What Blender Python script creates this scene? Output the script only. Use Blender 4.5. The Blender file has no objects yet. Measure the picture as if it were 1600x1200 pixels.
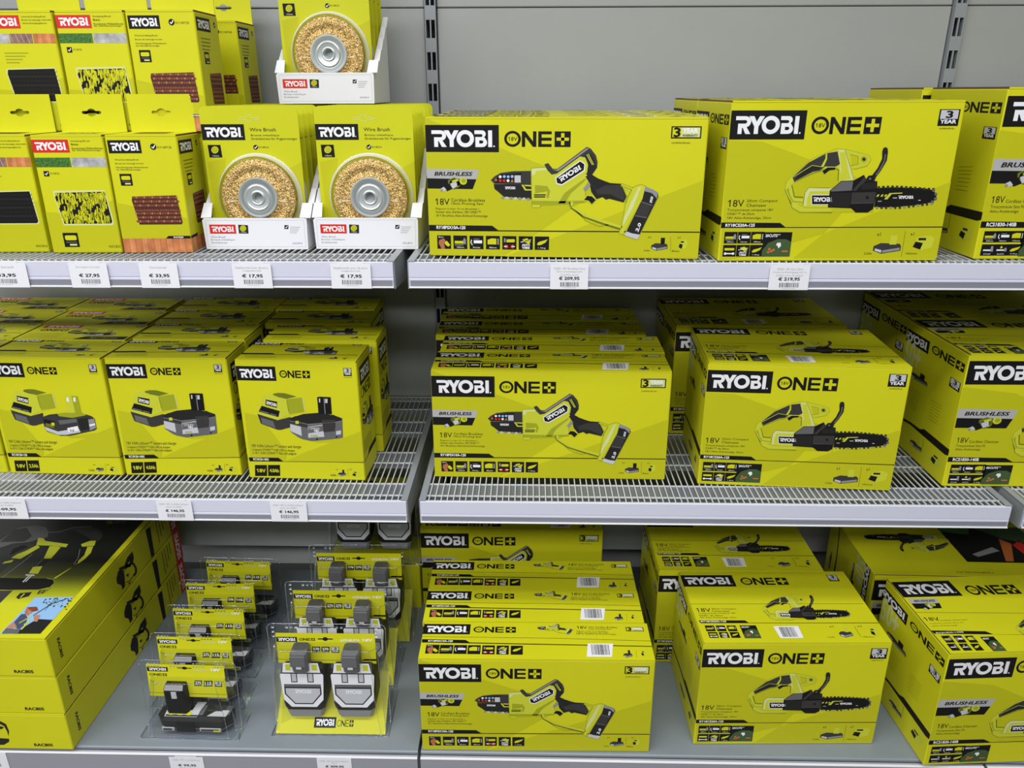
import bpy, math, random
from mathutils import Vector, Matrix
random.seed(7)
C = bpy.context.scene
COL = C.collection
CZ = 1.345                      # eye height above the shop floor

# ------------------------------------------------------------------ camera
F, PITCH, ROLL, YAW = 1218.58, 0.358616, -0.002039, 0.022755
def cam_axes():
    cp, sp = math.cos(PITCH), math.sin(PITCH)
    Z = Matrix.Rotation(YAW, 3, 'Z')
    fw, up, rt = Z @ Vector((0, cp, -sp)), Z @ Vector((0, sp, cp)), Z @ Vector((1, 0, 0))
    cr, sr = math.cos(ROLL), math.sin(ROLL)
    return rt*cr + up*sr, -rt*sr + up*cr, fw
RT, UP, FW = cam_axes()
cd = bpy.data.cameras.new('camera'); cam = bpy.data.objects.new('camera', cd); COL.objects.link(cam)
M = Matrix((RT, UP, -FW)).transposed().to_4x4(); M.translation = (0, 0, CZ)
cam.matrix_world = M
cd.sensor_width = 36.0; cd.lens = F/1600*36.0; cd.clip_start = 0.02
C.camera = cam
def photo(p):                   # photo pixel of a point measured from the eye
    p = Vector(p); d = p.dot(FW)
    return (800 + F*p.dot(RT)/d, 600 - F*p.dot(UP)/d)

# ------------------------------------------------------------------ world, lamps, exposure
w = bpy.data.worlds.new('world'); C.world = w; w.use_nodes = True
bg = w.node_tree.nodes['Background']; bg.inputs[0].default_value = (0.80, 0.86, 1.0, 1); bg.inputs[1].default_value = 0.03
C.view_settings.view_transform = 'Standard'; C.view_settings.look = 'None'
C.view_settings.gamma = 1.0; C.view_settings.use_curve_mapping = False
C.view_settings.exposure = 0.27
LAMPS = [(x, y) for y in (0.2, -1.9, -3.9) for x in (-3.1, -1.8, -0.5, 0.8)]
LAMP_Z = 2.78
for (x, y) in LAMPS:
    l = bpy.data.lights.new('ceiling_panel_light', 'AREA'); l.shape = 'RECTANGLE'; l.size = 1.15; l.size_y = 0.5
    l.energy = {0.2: 18, -1.9: 35, -3.9: 13}[y]; l.color = (0.98, 0.985, 1.0)
    o = bpy.data.objects.new('ceiling_panel_light', l); o.location = (x, y, LAMP_Z); COL.objects.link(o)

# ------------------------------------------------------------------ materials
MATS = {}
def mat(name, col, rough=0.5, metal=0.0, spec=0.4, coat=0.0, noise=0.0, nscale=40.0, bump=0.0):
    m = bpy.data.materials.new(name); m.use_nodes = True
    nt = m.node_tree; b = nt.nodes['Principled BSDF']
    b.inputs['Base Color'].default_value = (*col, 1); b.inputs['Roughness'].default_value = rough
    b.inputs['Metallic'].default_value = metal; b.inputs['Specular IOR Level'].default_value = spec
    b.inputs['Coat Weight'].default_value = coat
    if noise or bump:
        tc = nt.nodes.new('ShaderNodeTexCoord'); n = nt.nodes.new('ShaderNodeTexNoise')
        n.inputs['Scale'].default_value = nscale; n.inputs['Detail'].default_value = 4
        nt.links.new(tc.outputs['Object'], n.inputs['Vector'])
        if noise:
            lo_, hi_ = (0.40, 0.60) if name == 'brass' else (0.3, 0.7)
            r = nt.nodes.new('ShaderNodeValToRGB'); nt.links.new(n.outputs['Fac'], r.inputs[0])
            r.color_ramp.elements[0].color = (*[c*(1-noise) for c in col], 1); r.color_ramp.elements[0].position = lo_
            r.color_ramp.elements[1].color = (*[min(1, c*(1+noise)) for c in col], 1); r.color_ramp.elements[1].position = hi_
            nt.links.new(r.outputs[0], b.inputs['Base Color'])
        if bump:
            bn = nt.nodes.new('ShaderNodeBump'); bn.inputs['Strength'].default_value = bump; bn.inputs['Distance'].default_value = 0.002
            nt.links.new(n.outputs['Fac'], bn.inputs['Height']); nt.links.new(bn.outputs[0], b.inputs['Normal'])
    MATS[name] = m; return m
mat('yellow', (0.60, 0.59, 0.012), 0.45, spec=0.25, noise=0.03, nscale=6, bump=0.03)
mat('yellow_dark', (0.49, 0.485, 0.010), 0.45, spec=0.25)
mat('yellow_card', (0.55, 0.56, 0.012), 0.45, spec=0.25)
mat('black', (0.009, 0.0085, 0.0085), 0.5, spec=0.2)
mat('soft_black', (0.018, 0.018, 0.017), 0.48, spec=0.22)
mat('dark_grey', (0.040, 0.038, 0.037), 0.46, spec=0.25)
mat('mid_grey', (0.12, 0.12, 0.125), 0.45)
mat('grey', (0.26, 0.26, 0.28), 0.42)
mat('light_grey', (0.52, 0.53, 0.56), 0.4)
mat('silver', (0.42, 0.42, 0.42), 0.35)
mat('white', (0.82, 0.82, 0.85), 0.45)
mat('card_white', (0.78, 0.78, 0.82), 0.55)
mat('red', (0.62, 0.022, 0.012), 0.42)
mat('lime', (0.54, 0.57, 0.035), 0.45, spec=0.25)
mat('lime_dark', (0.33, 0.355, 0.014), 0.45, spec=0.25)
mat('lime_deep', (0.15, 0.17, 0.008), 0.42)
mat('green', (0.045, 0.15, 0.02), 0.5, noise=0.6, nscale=300)
mat('leaf', (0.05, 0.095, 0.03), 0.5)
mat('orange', (0.55, 0.14, 0.03), 0.5)
mat('brown', (0.22, 0.055, 0.022), 0.5, noise=0.4, nscale=260)
mat('brown_dark', (0.06, 0.016, 0.010), 0.5)
mat('brown_light', (0.42, 0.14, 0.06), 0.5)
mat('wood', (0.50, 0.17, 0.06), 0.5, noise=0.3, nscale=60)
mat('wood_light', (0.58, 0.22, 0.085), 0.5, noise=0.25, nscale=60)
mat('wood_dark', (0.30, 0.09, 0.03), 0.5)
mat('brick', (0.25, 0.13, 0.11), 0.6, noise=0.3, nscale=100)
mat('pale_wood', (0.42, 0.42, 0.43), 0.5, noise=0.35, nscale=90)
mat('skin', (0.45, 0.22, 0.14), 0.5)
mat('sky', (0.28, 0.50, 0.80), 0.5)
mat('navy', (0.06, 0.075, 0.13), 0.5)
mat('cardboard', (0.16, 0.09, 0.045), 0.8)
mat('shelf_paint', (0.27, 0.29, 0.32), 0.38, spec=0.5)
mat('deck_paint', (0.21, 0.24, 0.27), 0.42, spec=0.5, noise=0.03, nscale=15)
mat('channel_paint', (0.15, 0.16, 0.18), 0.4, spec=0.4)
mat('wire_paint', (0.60, 0.62, 0.65), 0.32, spec=0.5)
mat('panel_paint', (0.33, 0.345, 0.345), 0.42, spec=0.5, noise=0.02, nscale=8)
mat('rail_plastic', (0.64, 0.65, 0.77), 0.22, spec=0.6, coat=0.4)
mat('rail_dark_reflection', (0.26, 0.27, 0.31), 0.16, spec=0.7, coat=0.6)  # darker colour stands in for the dark reflection on the lower rail
mat('rail_bead', (0.72, 0.72, 0.76), 0.2, spec=0.6)
mat('base_rail', (0.30, 0.30, 0.34), 0.3, spec=0.5)
mat('slot_shade', (0.01, 0.012, 0.016), 0.6)  # near-black colour stands in for the shade inside the upright slots
mat('steel', (0.60, 0.64, 0.64), 0.32, metal=0.55)
mat('steel_dark', (0.36, 0.40, 0.39), 0.36, metal=0.55)
mat('brass', (0.58, 0.39, 0.14), 0.42, metal=0.45, noise=0.70, nscale=560, bump=0.8)
mat('floor_tile', (0.11, 0.108, 0.103), 0.35, noise=0.06, nscale=5)
mat('wall_paint', (0.60, 0.61, 0.60), 0.7, noise=0.02)
mat('ceiling_paint', (0.75, 0.75, 0.74), 0.8, noise=0.02)
mat('text_grey', (0.25, 0.25, 0.27), 0.5)
mat('pale_print', (0.62, 0.66, 0.28), 0.45)
def clear_mat(name, tint, gloss):
    m = bpy.data.materials.new(name); m.use_nodes = True; nt = m.node_tree; nt.nodes.clear()
    out = nt.nodes.new('ShaderNodeOutputMaterial'); mx = nt.nodes.new('ShaderNodeMixShader')
    tr = nt.nodes.new('ShaderNodeBsdfTransparent'); gl = nt.nodes.new('ShaderNodeBsdfGlossy'); lw = nt.nodes.new('ShaderNodeLayerWeight')
    pw = nt.nodes.new('ShaderNodeMath'); pw.operation = 'POWER'; pw.inputs[1].default_value = 3.0
    mt = nt.nodes.new('ShaderNodeMath'); mt.operation = 'MULTIPLY_ADD'; mt.inputs[1].default_value = 0.45; mt.inputs[2].default_value = gloss
    tr.inputs[0].default_value = (*tint, 1); gl.inputs['Roughness'].default_value = 0.12; gl.inputs[0].default_value = (0.95, 0.97, 1, 1)
    lw.inputs[0].default_value = 0.5
    nt.links.new(lw.outputs['Facing'], pw.inputs[0]); nt.links.new(pw.outputs[0], mt.inputs[0]); nt.links.new(mt.outputs[0], mx.inputs[0])
    nt.links.new(tr.outputs[0], mx.inputs[1]); nt.links.new(gl.outputs[0], mx.inputs[2]); nt.links.new(mx.outputs[0], out.inputs[0])
    MATS[name] = m
def frost():
    m = bpy.data.materials.new('frosted_plastic'); m.use_nodes = True; nt = m.node_tree; b = nt.nodes['Principled BSDF']
    b.inputs['Base Color'].default_value = (0.80, 0.78, 0.74, 1); b.inputs['Roughness'].default_value = 0.25; b.inputs['Alpha'].default_value = 0.55
    MATS['frosted_plastic'] = m
frost()
clear_mat('clear_plastic', (0.965, 0.97, 0.975), 0.03)
clear_mat('clear_edge', (0.88, 0.90, 0.92), 0.40)
def fade_mat():                 # the printed fade on the harness carton lid, black at the back to yellow at the front
    m = bpy.data.materials.new('printed_fade'); m.use_nodes = True; nt = m.node_tree; b = nt.nodes['Principled BSDF']
    b.inputs['Roughness'].default_value = 0.4
    tc = nt.nodes.new('ShaderNodeTexCoord'); sx = nt.nodes.new('ShaderNodeSeparateXYZ'); r = nt.nodes.new('ShaderNodeValToRGB')
    nt.links.new(tc.outputs['Object'], sx.inputs[0]); nt.links.new(sx.outputs['Y'], r.inputs[0]); nt.links.new(r.outputs[0], b.inputs['Base Color'])
    e = r.color_ramp.elements; e[0].position = 0.10; e[0].color = (0.59, 0.61, 0.014, 1); e[1].position = 0.245; e[1].color = (0.012, 0.013, 0.010, 1)
    x = e.new(0.155); x.color = (0.22, 0.24, 0.008, 1); x = e.new(0.195); x.color = (0.06, 0.066, 0.010, 1)
    MATS['printed_fade'] = m
fade_mat()

# ------------------------------------------------------------------ mesh tools
def clip(q, bx):
    for ax, k, sg in ((0, bx[0], 1), (0, bx[2], -1), (1, bx[1], 1), (1, bx[3], -1)):
        o = []
        for i in range(len(q)):
            a, b = q[i-1], q[i]; da, db = sg*(a[ax]-k), sg*(b[ax]-k)
            if (da >= 0) != (db >= 0): t = da/(da-db); o.append((a[0]+t*(b[0]-a[0]), a[1]+t*(b[1]-a[1])))
            if db >= 0: o.append(b)
        q = o
        if not q: return []
    return q
class MB:
    def __init__(s): s.v = []; s.f = []; s.m = []; s.names = []
    def mi(s, n):
        if n not in s.names: s.names.append(n)
        return s.names.index(n)
    def add(s, vs, fs, m):
        b = len(s.v); s.v += [tuple(p) for p in vs]; k = s.mi(m)
        for f in fs: s.f.append([b+i for i in f]); s.m.append(k)
        return s
    def box(s, x0, x1, y0, y1, z0, z1, m, bev=0.0):
        if bev <= 0:
            vs = [(x, y, z) for z in (z0, z1) for y in (y0, y1) for x in (x0, x1)]
            fs = [(0,2,3,1), (4,5,7,6), (0,1,5,4), (2,6,7,3), (0,4,6,2), (1,3,7,5)]
            return s.add(vs, fs, m)
        e = bev; vs = []; ix = {}
        def V(p):
            ix.setdefault(p, len(vs));
            if ix[p] == len(vs): vs.append(p)
            return ix[p]
        X, Y, Z = (x0, x1), (y0, y1), (z0, z1); sg = (1, -1)
        def P(i, j, k, ax):
            p = [X[i], Y[j], Z[k]]
            for a, q in ((0, i), (1, j), (2, k)):
                if a != ax: p[a] += sg[q]*e
            return V(tuple(p))
        fs = []
        for ax in range(3):
            for sd in (0, 1):
                o = [a for a in range(3) if a != ax]; q = []
                for (a, b) in ((0,0), (1,0), (1,1), (0,1)):
                    t = [0,0,0]; t[ax] = sd; t[o[0]] = a; t[o[1]] = b; q.append(P(*t, ax))
                fs.append(q)
        for ax in range(3):       # edge strips along axis ax
            o = [a for a in range(3) if a != ax]
            for a in (0, 1):
                for b in (0, 1):
                    t0 = [0,0,0]; t1 = [0,0,0]; t1[ax] = 1
                    for t in (t0, t1): t[o[0]] = a; t[o[1]] = b
                    fs.append([P(*t0, o[0]), P(*t1, o[0]), P(*t1, o[1]), P(*t0, o[1])])
        for i in (0,1):
            for j in (0,1):
                for k in (0,1): fs.append([P(i,j,k,0), P(i,j,k,1), P(i,j,k,2)])
        c = Vector(((x0+x1)/2, (y0+y1)/2, (z0+z1)/2)); g = []
        for f in fs:
            p = [Vector(vs[i]) for i in f]; n = (p[1]-p[0]).cross(p[2]-p[0])
            g.append(f if n.dot(sum(p, Vector())/len(p)-c) > 0 else f[::-1])
        return s.add(vs, g, m)
    def prism(s, pts, a, b, m, axis='x', cap=None):      # closed outline extruded along an axis
        n = len(pts)
        def P(q, t): return (t, q[0], q[1]) if axis == 'x' else ((q[0], t, q[1]) if axis == 'y' else (q[0], q[1], t))
        vs = [P(q, a) for q in pts] + [P(q, b) for q in pts]
        fs = [(i, (i+1) % n, n+(i+1) % n, n+i) for i in range(n)]
        s.add(vs, fs, m); s.add([P(q, a) for q in pts], [tuple(range(n))[::-1]], cap or m); s.add([P(q, b) for q in pts], [tuple(range(n))], cap or m)
        return s
    def loft(s, rings, m, caps=True):                    # list of rings of 3-D points of equal count
        n = len(rings[0]); vs = [p for r in rings for p in r]; fs = []
        for k in range(len(rings)-1):
            for i in range(n): fs.append((k*n+i, k*n+(i+1) % n, (k+1)*n+(i+1) % n, (k+1)*n+i))
        if caps: fs.append(tuple(range(n))[::-1]); fs.append(tuple((len(rings)-1)*n+i for i in range(n)))
        return s.add(vs, fs, m)
    def art(s, A, O, U, V, lim=None):                    # printed artwork laid on a face
        O, U, V = Vector(O), Vector(U), Vector(V); N = U.cross(V)
        for (vs, fs, m, L) in A.items:
            if lim:
                e = .0005; bx = (e, e, lim[0]-e, lim[1]-e)
                if max(p[0] for p in vs) < e or min(p[0] for p in vs) > bx[2] or max(p[1] for p in vs) < e or min(p[1] for p in vs) > bx[3]: continue
                if len(fs) == 1:
                    vs = clip(vs, bx)
                    if len(vs) < 3: continue
                    fs = [tuple(range(len(vs)))]
                else: vs = [(min(max(p[0], e), bx[2]), min(max(p[1], e), bx[3])) for p in vs]
            s.add([O + U*a + V*b + N*(A.lift + L*0.00006) for a, b in vs], fs, m)
        return s
    def mesh(s, name):
        me = bpy.data.meshes.new(name); me.from_pydata(s.v, [], s.f)
        for n in s.names: me.materials.append(MATS[n])
        me.polygons.foreach_set('material_index', s.m); me.update(); return me
    def build(s, name, parent=None, loc=None, rot=None, smooth=False):
        o = bpy.data.objects.new(name, s.mesh(name)); COL.objects.link(o)
        if smooth: o.data.polygons.foreach_set('use_smooth', [True]*len(o.data.polygons))
        if parent: o.parent = parent
        if loc: o.location = loc
        if rot: o.rotation_euler = rot
        return o
def empty(name, loc=(0,0,0), rz=0.0):
    o = bpy.data.objects.new(name, None); COL.objects.link(o); o.empty_display_size = 0.02
    o.location = loc; o.rotation_euler = (0, 0, rz); return o
def tag(o, label, cat, group=None):
    o['label'] = label; o['category'] = cat
    if group: o['group'] = group
    elif 'group' in o: del o['group']
    return o
def dup(root):
    r = root.copy(); COL.objects.link(r)
    for ch in list(root.children):
        c = ch.copy(); COL.objects.link(c); c.parent = r
        for g in list(ch.children):
            d = g.copy(); COL.objects.link(d); d.parent = c
    return r

# ------------------------------------------------------------------ printed artwork
_TX = {}
def glyphs(text, bold):
    k = (text, bold)
    if k not in _TX:
        cu = bpy.data.curves.new('lettering', 'FONT'); cu.body = text; cu.resolution_u = 2; cu.size = 1.0; cu.offset = 0.032 if bold else 0.0
        ob = bpy.data.objects.new('lettering', cu); COL.objects.link(ob)
        me = bpy.data.meshes.new_from_object(ob)
        vs = [(v.co.x, v.co.y) for v in me.vertices]; fs = [tuple(p.vertices) for p in me.polygons]
        bpy.data.objects.remove(ob); bpy.data.curves.remove(cu); bpy.data.meshes.remove(me)
        xs = [a for a, b in vs] or [0, 1]; ys = [b for a, b in vs] or [0, 1]
        x0, x1, y0, y1 = min(xs), max(xs), min(ys), max(ys)
        if text.startswith('18V'):                    # the numeral one of the photo carries a flag
            n = len(vs); wd = x1-x0; hh = y1-y0; u = wd/max(1, len(text))*.36
            vs += [(x0-u, y1-hh*.26), (x0-u, y1-hh*(.40 if bold else .35)), (x0+u*.1, y1-hh*.20), (x0+u*.1, y1)]; fs.append((n, n+1, n+2, n+3)); x0 -= u
        _TX[k] = ([((a-x0)/max(1e-6, x1-x0), (b-y0)/max(1e-6, y1-y0)) for a, b in vs], fs)
    return _TX[k]
def solve(A, b):
    n = len(b); Mx = [r[:]+[b[i]] for i, r in enumerate(A)]
    for i in range(n):
        p = max(range(i, n), key=lambda r: abs(Mx[r][i])); Mx[i], Mx[p] = Mx[p], Mx[i]
        for r in range(n):
            if r != i:
                k = Mx[r][i]/Mx[i][i]
                for c in range(i, n+1): Mx[r][c] -= k*Mx[i][c]
    return [Mx[i][n]/Mx[i][i] for i in range(n)]
def homog(src, wd, ht):         # photo quad TL,TR,BR,BL -> face metres
    dst = [(0, ht), (wd, ht), (wd, 0), (0, 0)]; A = []; b = []
    for (x, y), (u, v) in zip(src, dst):
        A.append([x, y, 1, 0, 0, 0, -u*x, -u*y]); b.append(u); A.append([0, 0, 0, x, y, 1, -v*x, -v*y]); b.append(v)
    h = solve(A, b)
    return lambda p: ((h[0]*p[0]+h[1]*p[1]+h[2])/(h[6]*p[0]+h[7]*p[1]+1), (h[3]*p[0]+h[4]*p[1]+h[5])/(h[6]*p[0]+h[7]*p[1]+1))
class Art:
    def __init__(s, m=None, items=None): s.m = m or (lambda p: p); s.items = items if items is not None else []; s.lift = 0.0002
    def view(s, x0, y0, k): f = s.m; return Art(lambda p: f((x0+p[0]/k, y0+p[1]/k)), s.items)
    def fit(s, src, dst):       # picture whose own box src lands in box dst (both x0,y0,x1,y1)
        a, b, c, d = src; e, g, h, i = dst; (u0, v0), (u1, v1) = s.m((e, g)), s.m((h, i))
        A = Art(lambda p: (u0+(p[0]-a)/(c-a)*(u1-u0), v0+(p[1]-b)/(d-b)*(v1-v0)), s.items); A.lift = s.lift; return A
    def other(s): return Art(s.m, [])
    def poly(s, pts, m, L=1):
        q = [s.m(p) for p in pts]
        ar = sum(q[i][0]*q[(i+1) % len(q)][1]-q[(i+1) % len(q)][0]*q[i][1] for i in range(len(q)))
        if ar < 0: q = q[::-1]
        s.items.append((q, [tuple(range(len(q)))], m, L)); return s
    def rect(s, x0, y0, x1, y1, m, L=1): return s.poly([(x0,y0), (x1,y0), (x1,y1), (x0,y1)], m, L)
    def urect(s, p, q, m, L=1):  # square in face metres
        (a, b), (c, d) = s.m(p), s.m(q); s.items.append(([(a,d), (c,d), (c,b), (a,b)], [(0,1,2,3)], m, L)); return s
    def disc(s, x, y, r, m, L=1, ry=None, n=20): return s.poly([(x+r*math.cos(t*2*math.pi/n), y+(ry or r)*math.sin(t*2*math.pi/n)) for t in range(n)], m, L)
    def line(s, pts, wd, m, L=2):
        for (a, b), (c, d) in zip(pts[:-1], pts[1:]):
            l = math.hypot(c-a, d-b) or 1; nx, ny = -(d-b)/l*wd/2, (c-a)/l*wd/2
            s.poly([(a+nx,b+ny), (c+nx,d+ny), (c-nx,d-ny), (a-nx,b-ny)], m, L)
        return s
    def txt3(s, text, o, r, u, m, bold=False, L=3):       # lettering box: origin, right end of baseline, top of first letter
        vs, fs = glyphs(text, bold); O, R, U = s.m(o), s.m(r), s.m(u)
        s.items.append(([(O[0]+a*(R[0]-O[0])+b*(U[0]-O[0]), O[1]+a*(R[1]-O[1])+b*(U[1]-O[1])) for a, b in vs], fs, m, L)); return s
    def txt(s, text, x0, y0, x1, y1, m, bold=False, L=3, slant=0):   # bottom-left to top-right
        vs, fs = glyphs(text, bold); (u0, v0), (u1, v1) = s.m((x0, y0)), s.m((x1, y1)); k = slant/(x1-x0)*(u1-u0) if slant else 0
        s.items.append(([(u0+a*(u1-u0)+b*k, v0+b*(v1-v0)) for a, b in vs], fs, m, L)); return s
    # wordmark on its panel
    def letters(s, O, R, U, m, bgm, L):
        P = lambda x, y: (O[0]+(x-95)/570*(R[0]-O[0])+(297-y)/162*(U[0]-O[0]), O[1]+(x-95)/570*(R[1]-O[1])+(297-y)/162*(U[1]-O[1]))
        def pl(pts, mm, LL):
            q = [P(*p) for p in pts]
            ar = sum(q[i][0]*q[(i+1) % len(q)][1]-q[(i+1) % len(q)][0]*q[i][1] for i in range(len(q)))
            s.items.append((q if ar > 0 else q[::-1], [tuple(range(len(q)))], mm, LL))
        arc = lambda cx, cy, r, a0, a1, n=6: [(cx+r*math.cos(math.radians(a0+(a1-a0)*i/n)), cy+r*math.sin(math.radians(a0+(a1-a0)*i/n))) for i in range(n+1)]
        pl([(95,137)]+arc(183,187,50,-90,75)+[(236,296), (190,296), (162,240), (155,240), (155,296), (118,296), (118,203)]+arc(181,187.5,16,90,-90)+[(95,172)], m, L)
        pl([(212,137), (258,137), (283,186), (308,137), (352,137), (303,230), (303,296), (265,296), (265,230)], m, L)
        ro = arc(413,216,82,0,360,28)[:-1]; ri = arc(413,216,44,0,360,28)[:-1]
        for i in range(28): j = (i+1) % 28; pl([ro[i], ro[j], ri[j], ri[i]], m, L)
        pl([(500,137)]+arc(572,171,34,-90,60)+[(596,206)]+arc(574,252,44,-45,90)+[(508,296), (508,200), (562,200)]+arc(562,186,14,90,-90)+[(500,172)], m, L)
        pl([(544,232)]+arc(568,247,15,-90,90)+[(544,262)], bgm, L+0.6)
        pl([(628,137), (665,137), (665,296), (628,296)], m, L); pl(arc(683,288,8,0,360,8)[:-1], m, L)
    def logo(s, x0, y0, x1, y1, bgm='black', L=2):
        p, q = s.m((x0, y0)), s.m((x1, y1)); a, b = (p[0], q[1]), (q[0], p[1]); w_, h_ = b[0]-a[0], b[1]-a[1]
        s.items.append(([a, (b[0], a[1]), b, (a[0], b[1])], [(0,1,2,3)], bgm, L))
        O = (a[0]+.084*w_, a[1]+.185*h_); s.letters(O, (O[0]+.825*w_, O[1]), (O[0], O[1]+.625*h_), 'white', bgm, L+1)
        return s
    def logo3(s, o, r, u, m='white', bgm='black', L=3): s.letters(s.m(o), s.m(r), s.m(u), m, bgm, L); return s
    def one(s, x0, y0, x1, y1, bgm='yellow', m='black', L=2, slim=False):
        p, q = s.m((x0, y0)), s.m((x1, y1)); a, b = (p[0], q[1]), (q[0], p[1])
        W, H_ = b[0]-a[0], b[1]-a[1]
        B = Art(lambda p: (a[0]+(p[0]-780)/618*W, a[1]+(298-p[1])/153*H_), s.items)
        n = 28; k = 64 if slim else 54
        for i in range(n):
            t0, t1 = 2*math.pi*i/n, 2*math.pi*(i+1)/n; e = lambda r, t: (858+r*math.cos(t), 221+r*.99*math.sin(t))
            B.poly([e(78,t0), e(78,t1), e(k,t1), e(k,t0)], m, L)
        if not slim: B.txt('18V', 818, 240, 902, 202, m, L=L)
        q = 20 if slim else 31
        B.poly([(945,298), (945,148), (945+q,148), (1080-q,245), (1080-q,148), (1080,148), (1080,298), (1080-q,298), (945+q,201), (945+q,298)], m, L)
        B.rect(1098,148,1098+q,298, m, L)
        for yy in (148, 223-q*.45, 298-q*.9): B.rect(1098+q, yy, 1222, yy+q*.9, m, L)
        B.rect(1250,148,1398,298, m, L); B.rect(1268,208,1382,238, bgm, L+1); B.rect(1310,165,1340,281, bgm, L+1)
        return s
    def badge(s, x0, y0, x1, y1, L=2):                     # square three year badge
        B = s.fit((0,0,10,10), (x0,y0,x1,y1))
        B.rect(0,0,10,10,'black',L); B.rect(.7,.5,9.3,5.8,'light_grey',L+1); B.txt('3',3.4,5.4,6.9,.9,'black',True,L+2); B.txt('YEAR',1,8.6,9,6.2,'white',True,L+1); return s
    def widebadge(s, x0, y0, x1, y1, L=2):
        B = s.fit((0,0,24,10), (x0,y0,x1,y1))
        B.rect(0,0,24,10,'black',L); B.rect(8,1,23,9,'pale_print',L+1); B.poly([(1,1),(8,1),(8,9),(1,9)],'yellow',L+1); B.txt('3',2,9,7.6,1,'black',True,L+2)
        B.txt('YEAR',9,5.6,21.5,1.6,'white',True,L+2); B.txt('WARRANTY',9,8.6,21.5,6.6,'black',True,L+2); return s
    def icon(s, x0, y0, x1, y1, kind, cap='', L=2):
        B = s.fit((0,0,10,10), (x0,y0,x1,y1)); B.rect(0,0,10,10,'black',L); K = L+1; yl = 'yellow'
        if kind == 'saw': B.poly([(1,4),(7,4),(7,6),(1,6)],yl,K); B.poly([(7,3.6),(8,1.5),(9,3),(9,6.4),(7,6.4)],'grey',K); B.line([(1,7),(7,7)],.3,'light_grey',K)
        if kind == 'bar': B.poly([(3,3.4),(9,3.4),(9,5.6),(3,5.6)],'white',K); B.line([(1.5,3),(1,5),(2,7)],.6,'white',K); B.line([(3,2.4),(7,2.4)],.4,'grey',K)
        if kind == 'chain': B.poly([(1.2,3),(4,1.8),(7.5,2),(7.5,6.3),(1.2,6.3)],yl,K); B.line([(8.7,2),(8.7,6.4)],.4,'white',K)
        if kind == 'hand': B.poly([(1.5,3.5),(5,2.2),(6,4),(5,6),(5.5,10),(3,10),(1,6)],'brown_light',K); B.poly([(5,5),(7,4),(9.4,7),(8,8.4),(6,7)],yl,K); B.txt('80mm',1,1.8,4.6,.7,'white',L=K)
        if kind == 'tool': B.poly([(3,2.4),(8.6,2.2),(9,4),(8,4.6),(3,4.6)],yl,K); B.rect(1.2,1.6,2.4,4.6,'grey',K); B.line([(2,6.5),(8,9)],.8,'red',K); B.line([(2,9),(8,6.5)],.8,'red',K); B.line([(1.2,7.7),(8.8,7.7)],.8,'white',K)
        if kind == 'spanner': B.poly([(1.2,2.6),(8.6,2.6),(8.6,4.6),(1.2,4.6)],yl,K); B.line([(1.4,7.4),(8.4,7.4)],1,'white',K); B.disc(8,7.4,1.1,'white',K,n=8); B.disc(2,7.4,1.1,'white',K,n=8)
        if kind == 'vibe': B.poly([(2.5,2.5),(6,1.4),(8.5,4.2),(7,5.6),(4.6,4.4)],yl,K); B.line([(1.4,4.4),(8.6,2.6)],.5,'white',K); B.txt('ANTI',2.2,7.3,7.8,5.6,'white',True,K); B.txt('VIBE',2.2,9.4,7.8,7.7,'white',True,K)
        if kind == 'leaf': B.poly([(1.6,5.6),(3,4),(6.4,3),(9,2),(7.6,4.4),(4.6,6.2),(2.2,6.6)],yl,K)
        if kind == 'drop': B.poly([(4.8,1.2),(5.8,3),(4.8,3.9),(3.8,3)],yl,K); B.rect(1.6,4.6,7,5.8,'white',K); B.poly([(7,4),(8,2.8),(9,4),(9,6.4),(7,6.4)],'grey',K)
        if kind == 'stop': B.rect(1.6,4.6,7,5.8,'white',K); B.poly([(7,4),(7,1.6),(8.6,1.6),(9,6.4),(7,6.4)],'grey',K)
        if cap: B.txt(cap,2.4,9.2,7.6,8.1,'white',L=K)
        return s
    def barcode(s, x0, y0, x1, y1, L=2, dark='black', quiet=True):
        rs = random.Random(int(abs(x0)*7+abs(y1)*13)); x = 0.0; B = s.fit((0,0,100,10), (x0,y0,x1,y1))
        if quiet: B.rect(-8,-2,108,12,'white',L)
        while x < 99:
            wd = rs.choice((2.2, 3.4, 5.0)); B.rect(x, 0, min(100, x+wd), 10, dark, L+1); x += wd + rs.choice((2.4, 3.2, 4.6))
        return s
    def battery(s, x0, y0, x1, y1, lime=True, L=2):        # little battery drawing
        B = s.fit((0,0,16,12), (x0,y0,x1,y1))
        B.poly([(0,7),(4,5),(15,5.5),(16,7),(16,10),(5,12),(0,10)],'dark_grey',L); B.poly([(1,8.5),(5,9.6),(5,11.4),(1,10)],'light_grey',L+1)
        B.poly([(5.6,9.8),(15.4,8),(15.4,9.6),(5.6,11.4)],'grey',L+1); B.poly([(9,0),(13,0),(13,6),(9,6)],'lime' if lime else 'black',L+1); return s
    def charger(s, x0, y0, x1, y1, L=2):
        B = s.fit((0,0,12,10), (x0,y0,x1,y1)); B.poly([(2,1),(9,0),(12,2),(11,8),(5,10),(0,8)],'lime',L); B.poly([(1.2,4),(5.6,5),(4.6,9.4),(0,7.6)],'black',L+1); B.rect(2.6,1.6,7,3.2,'soft_black',L+1); return s

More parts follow.
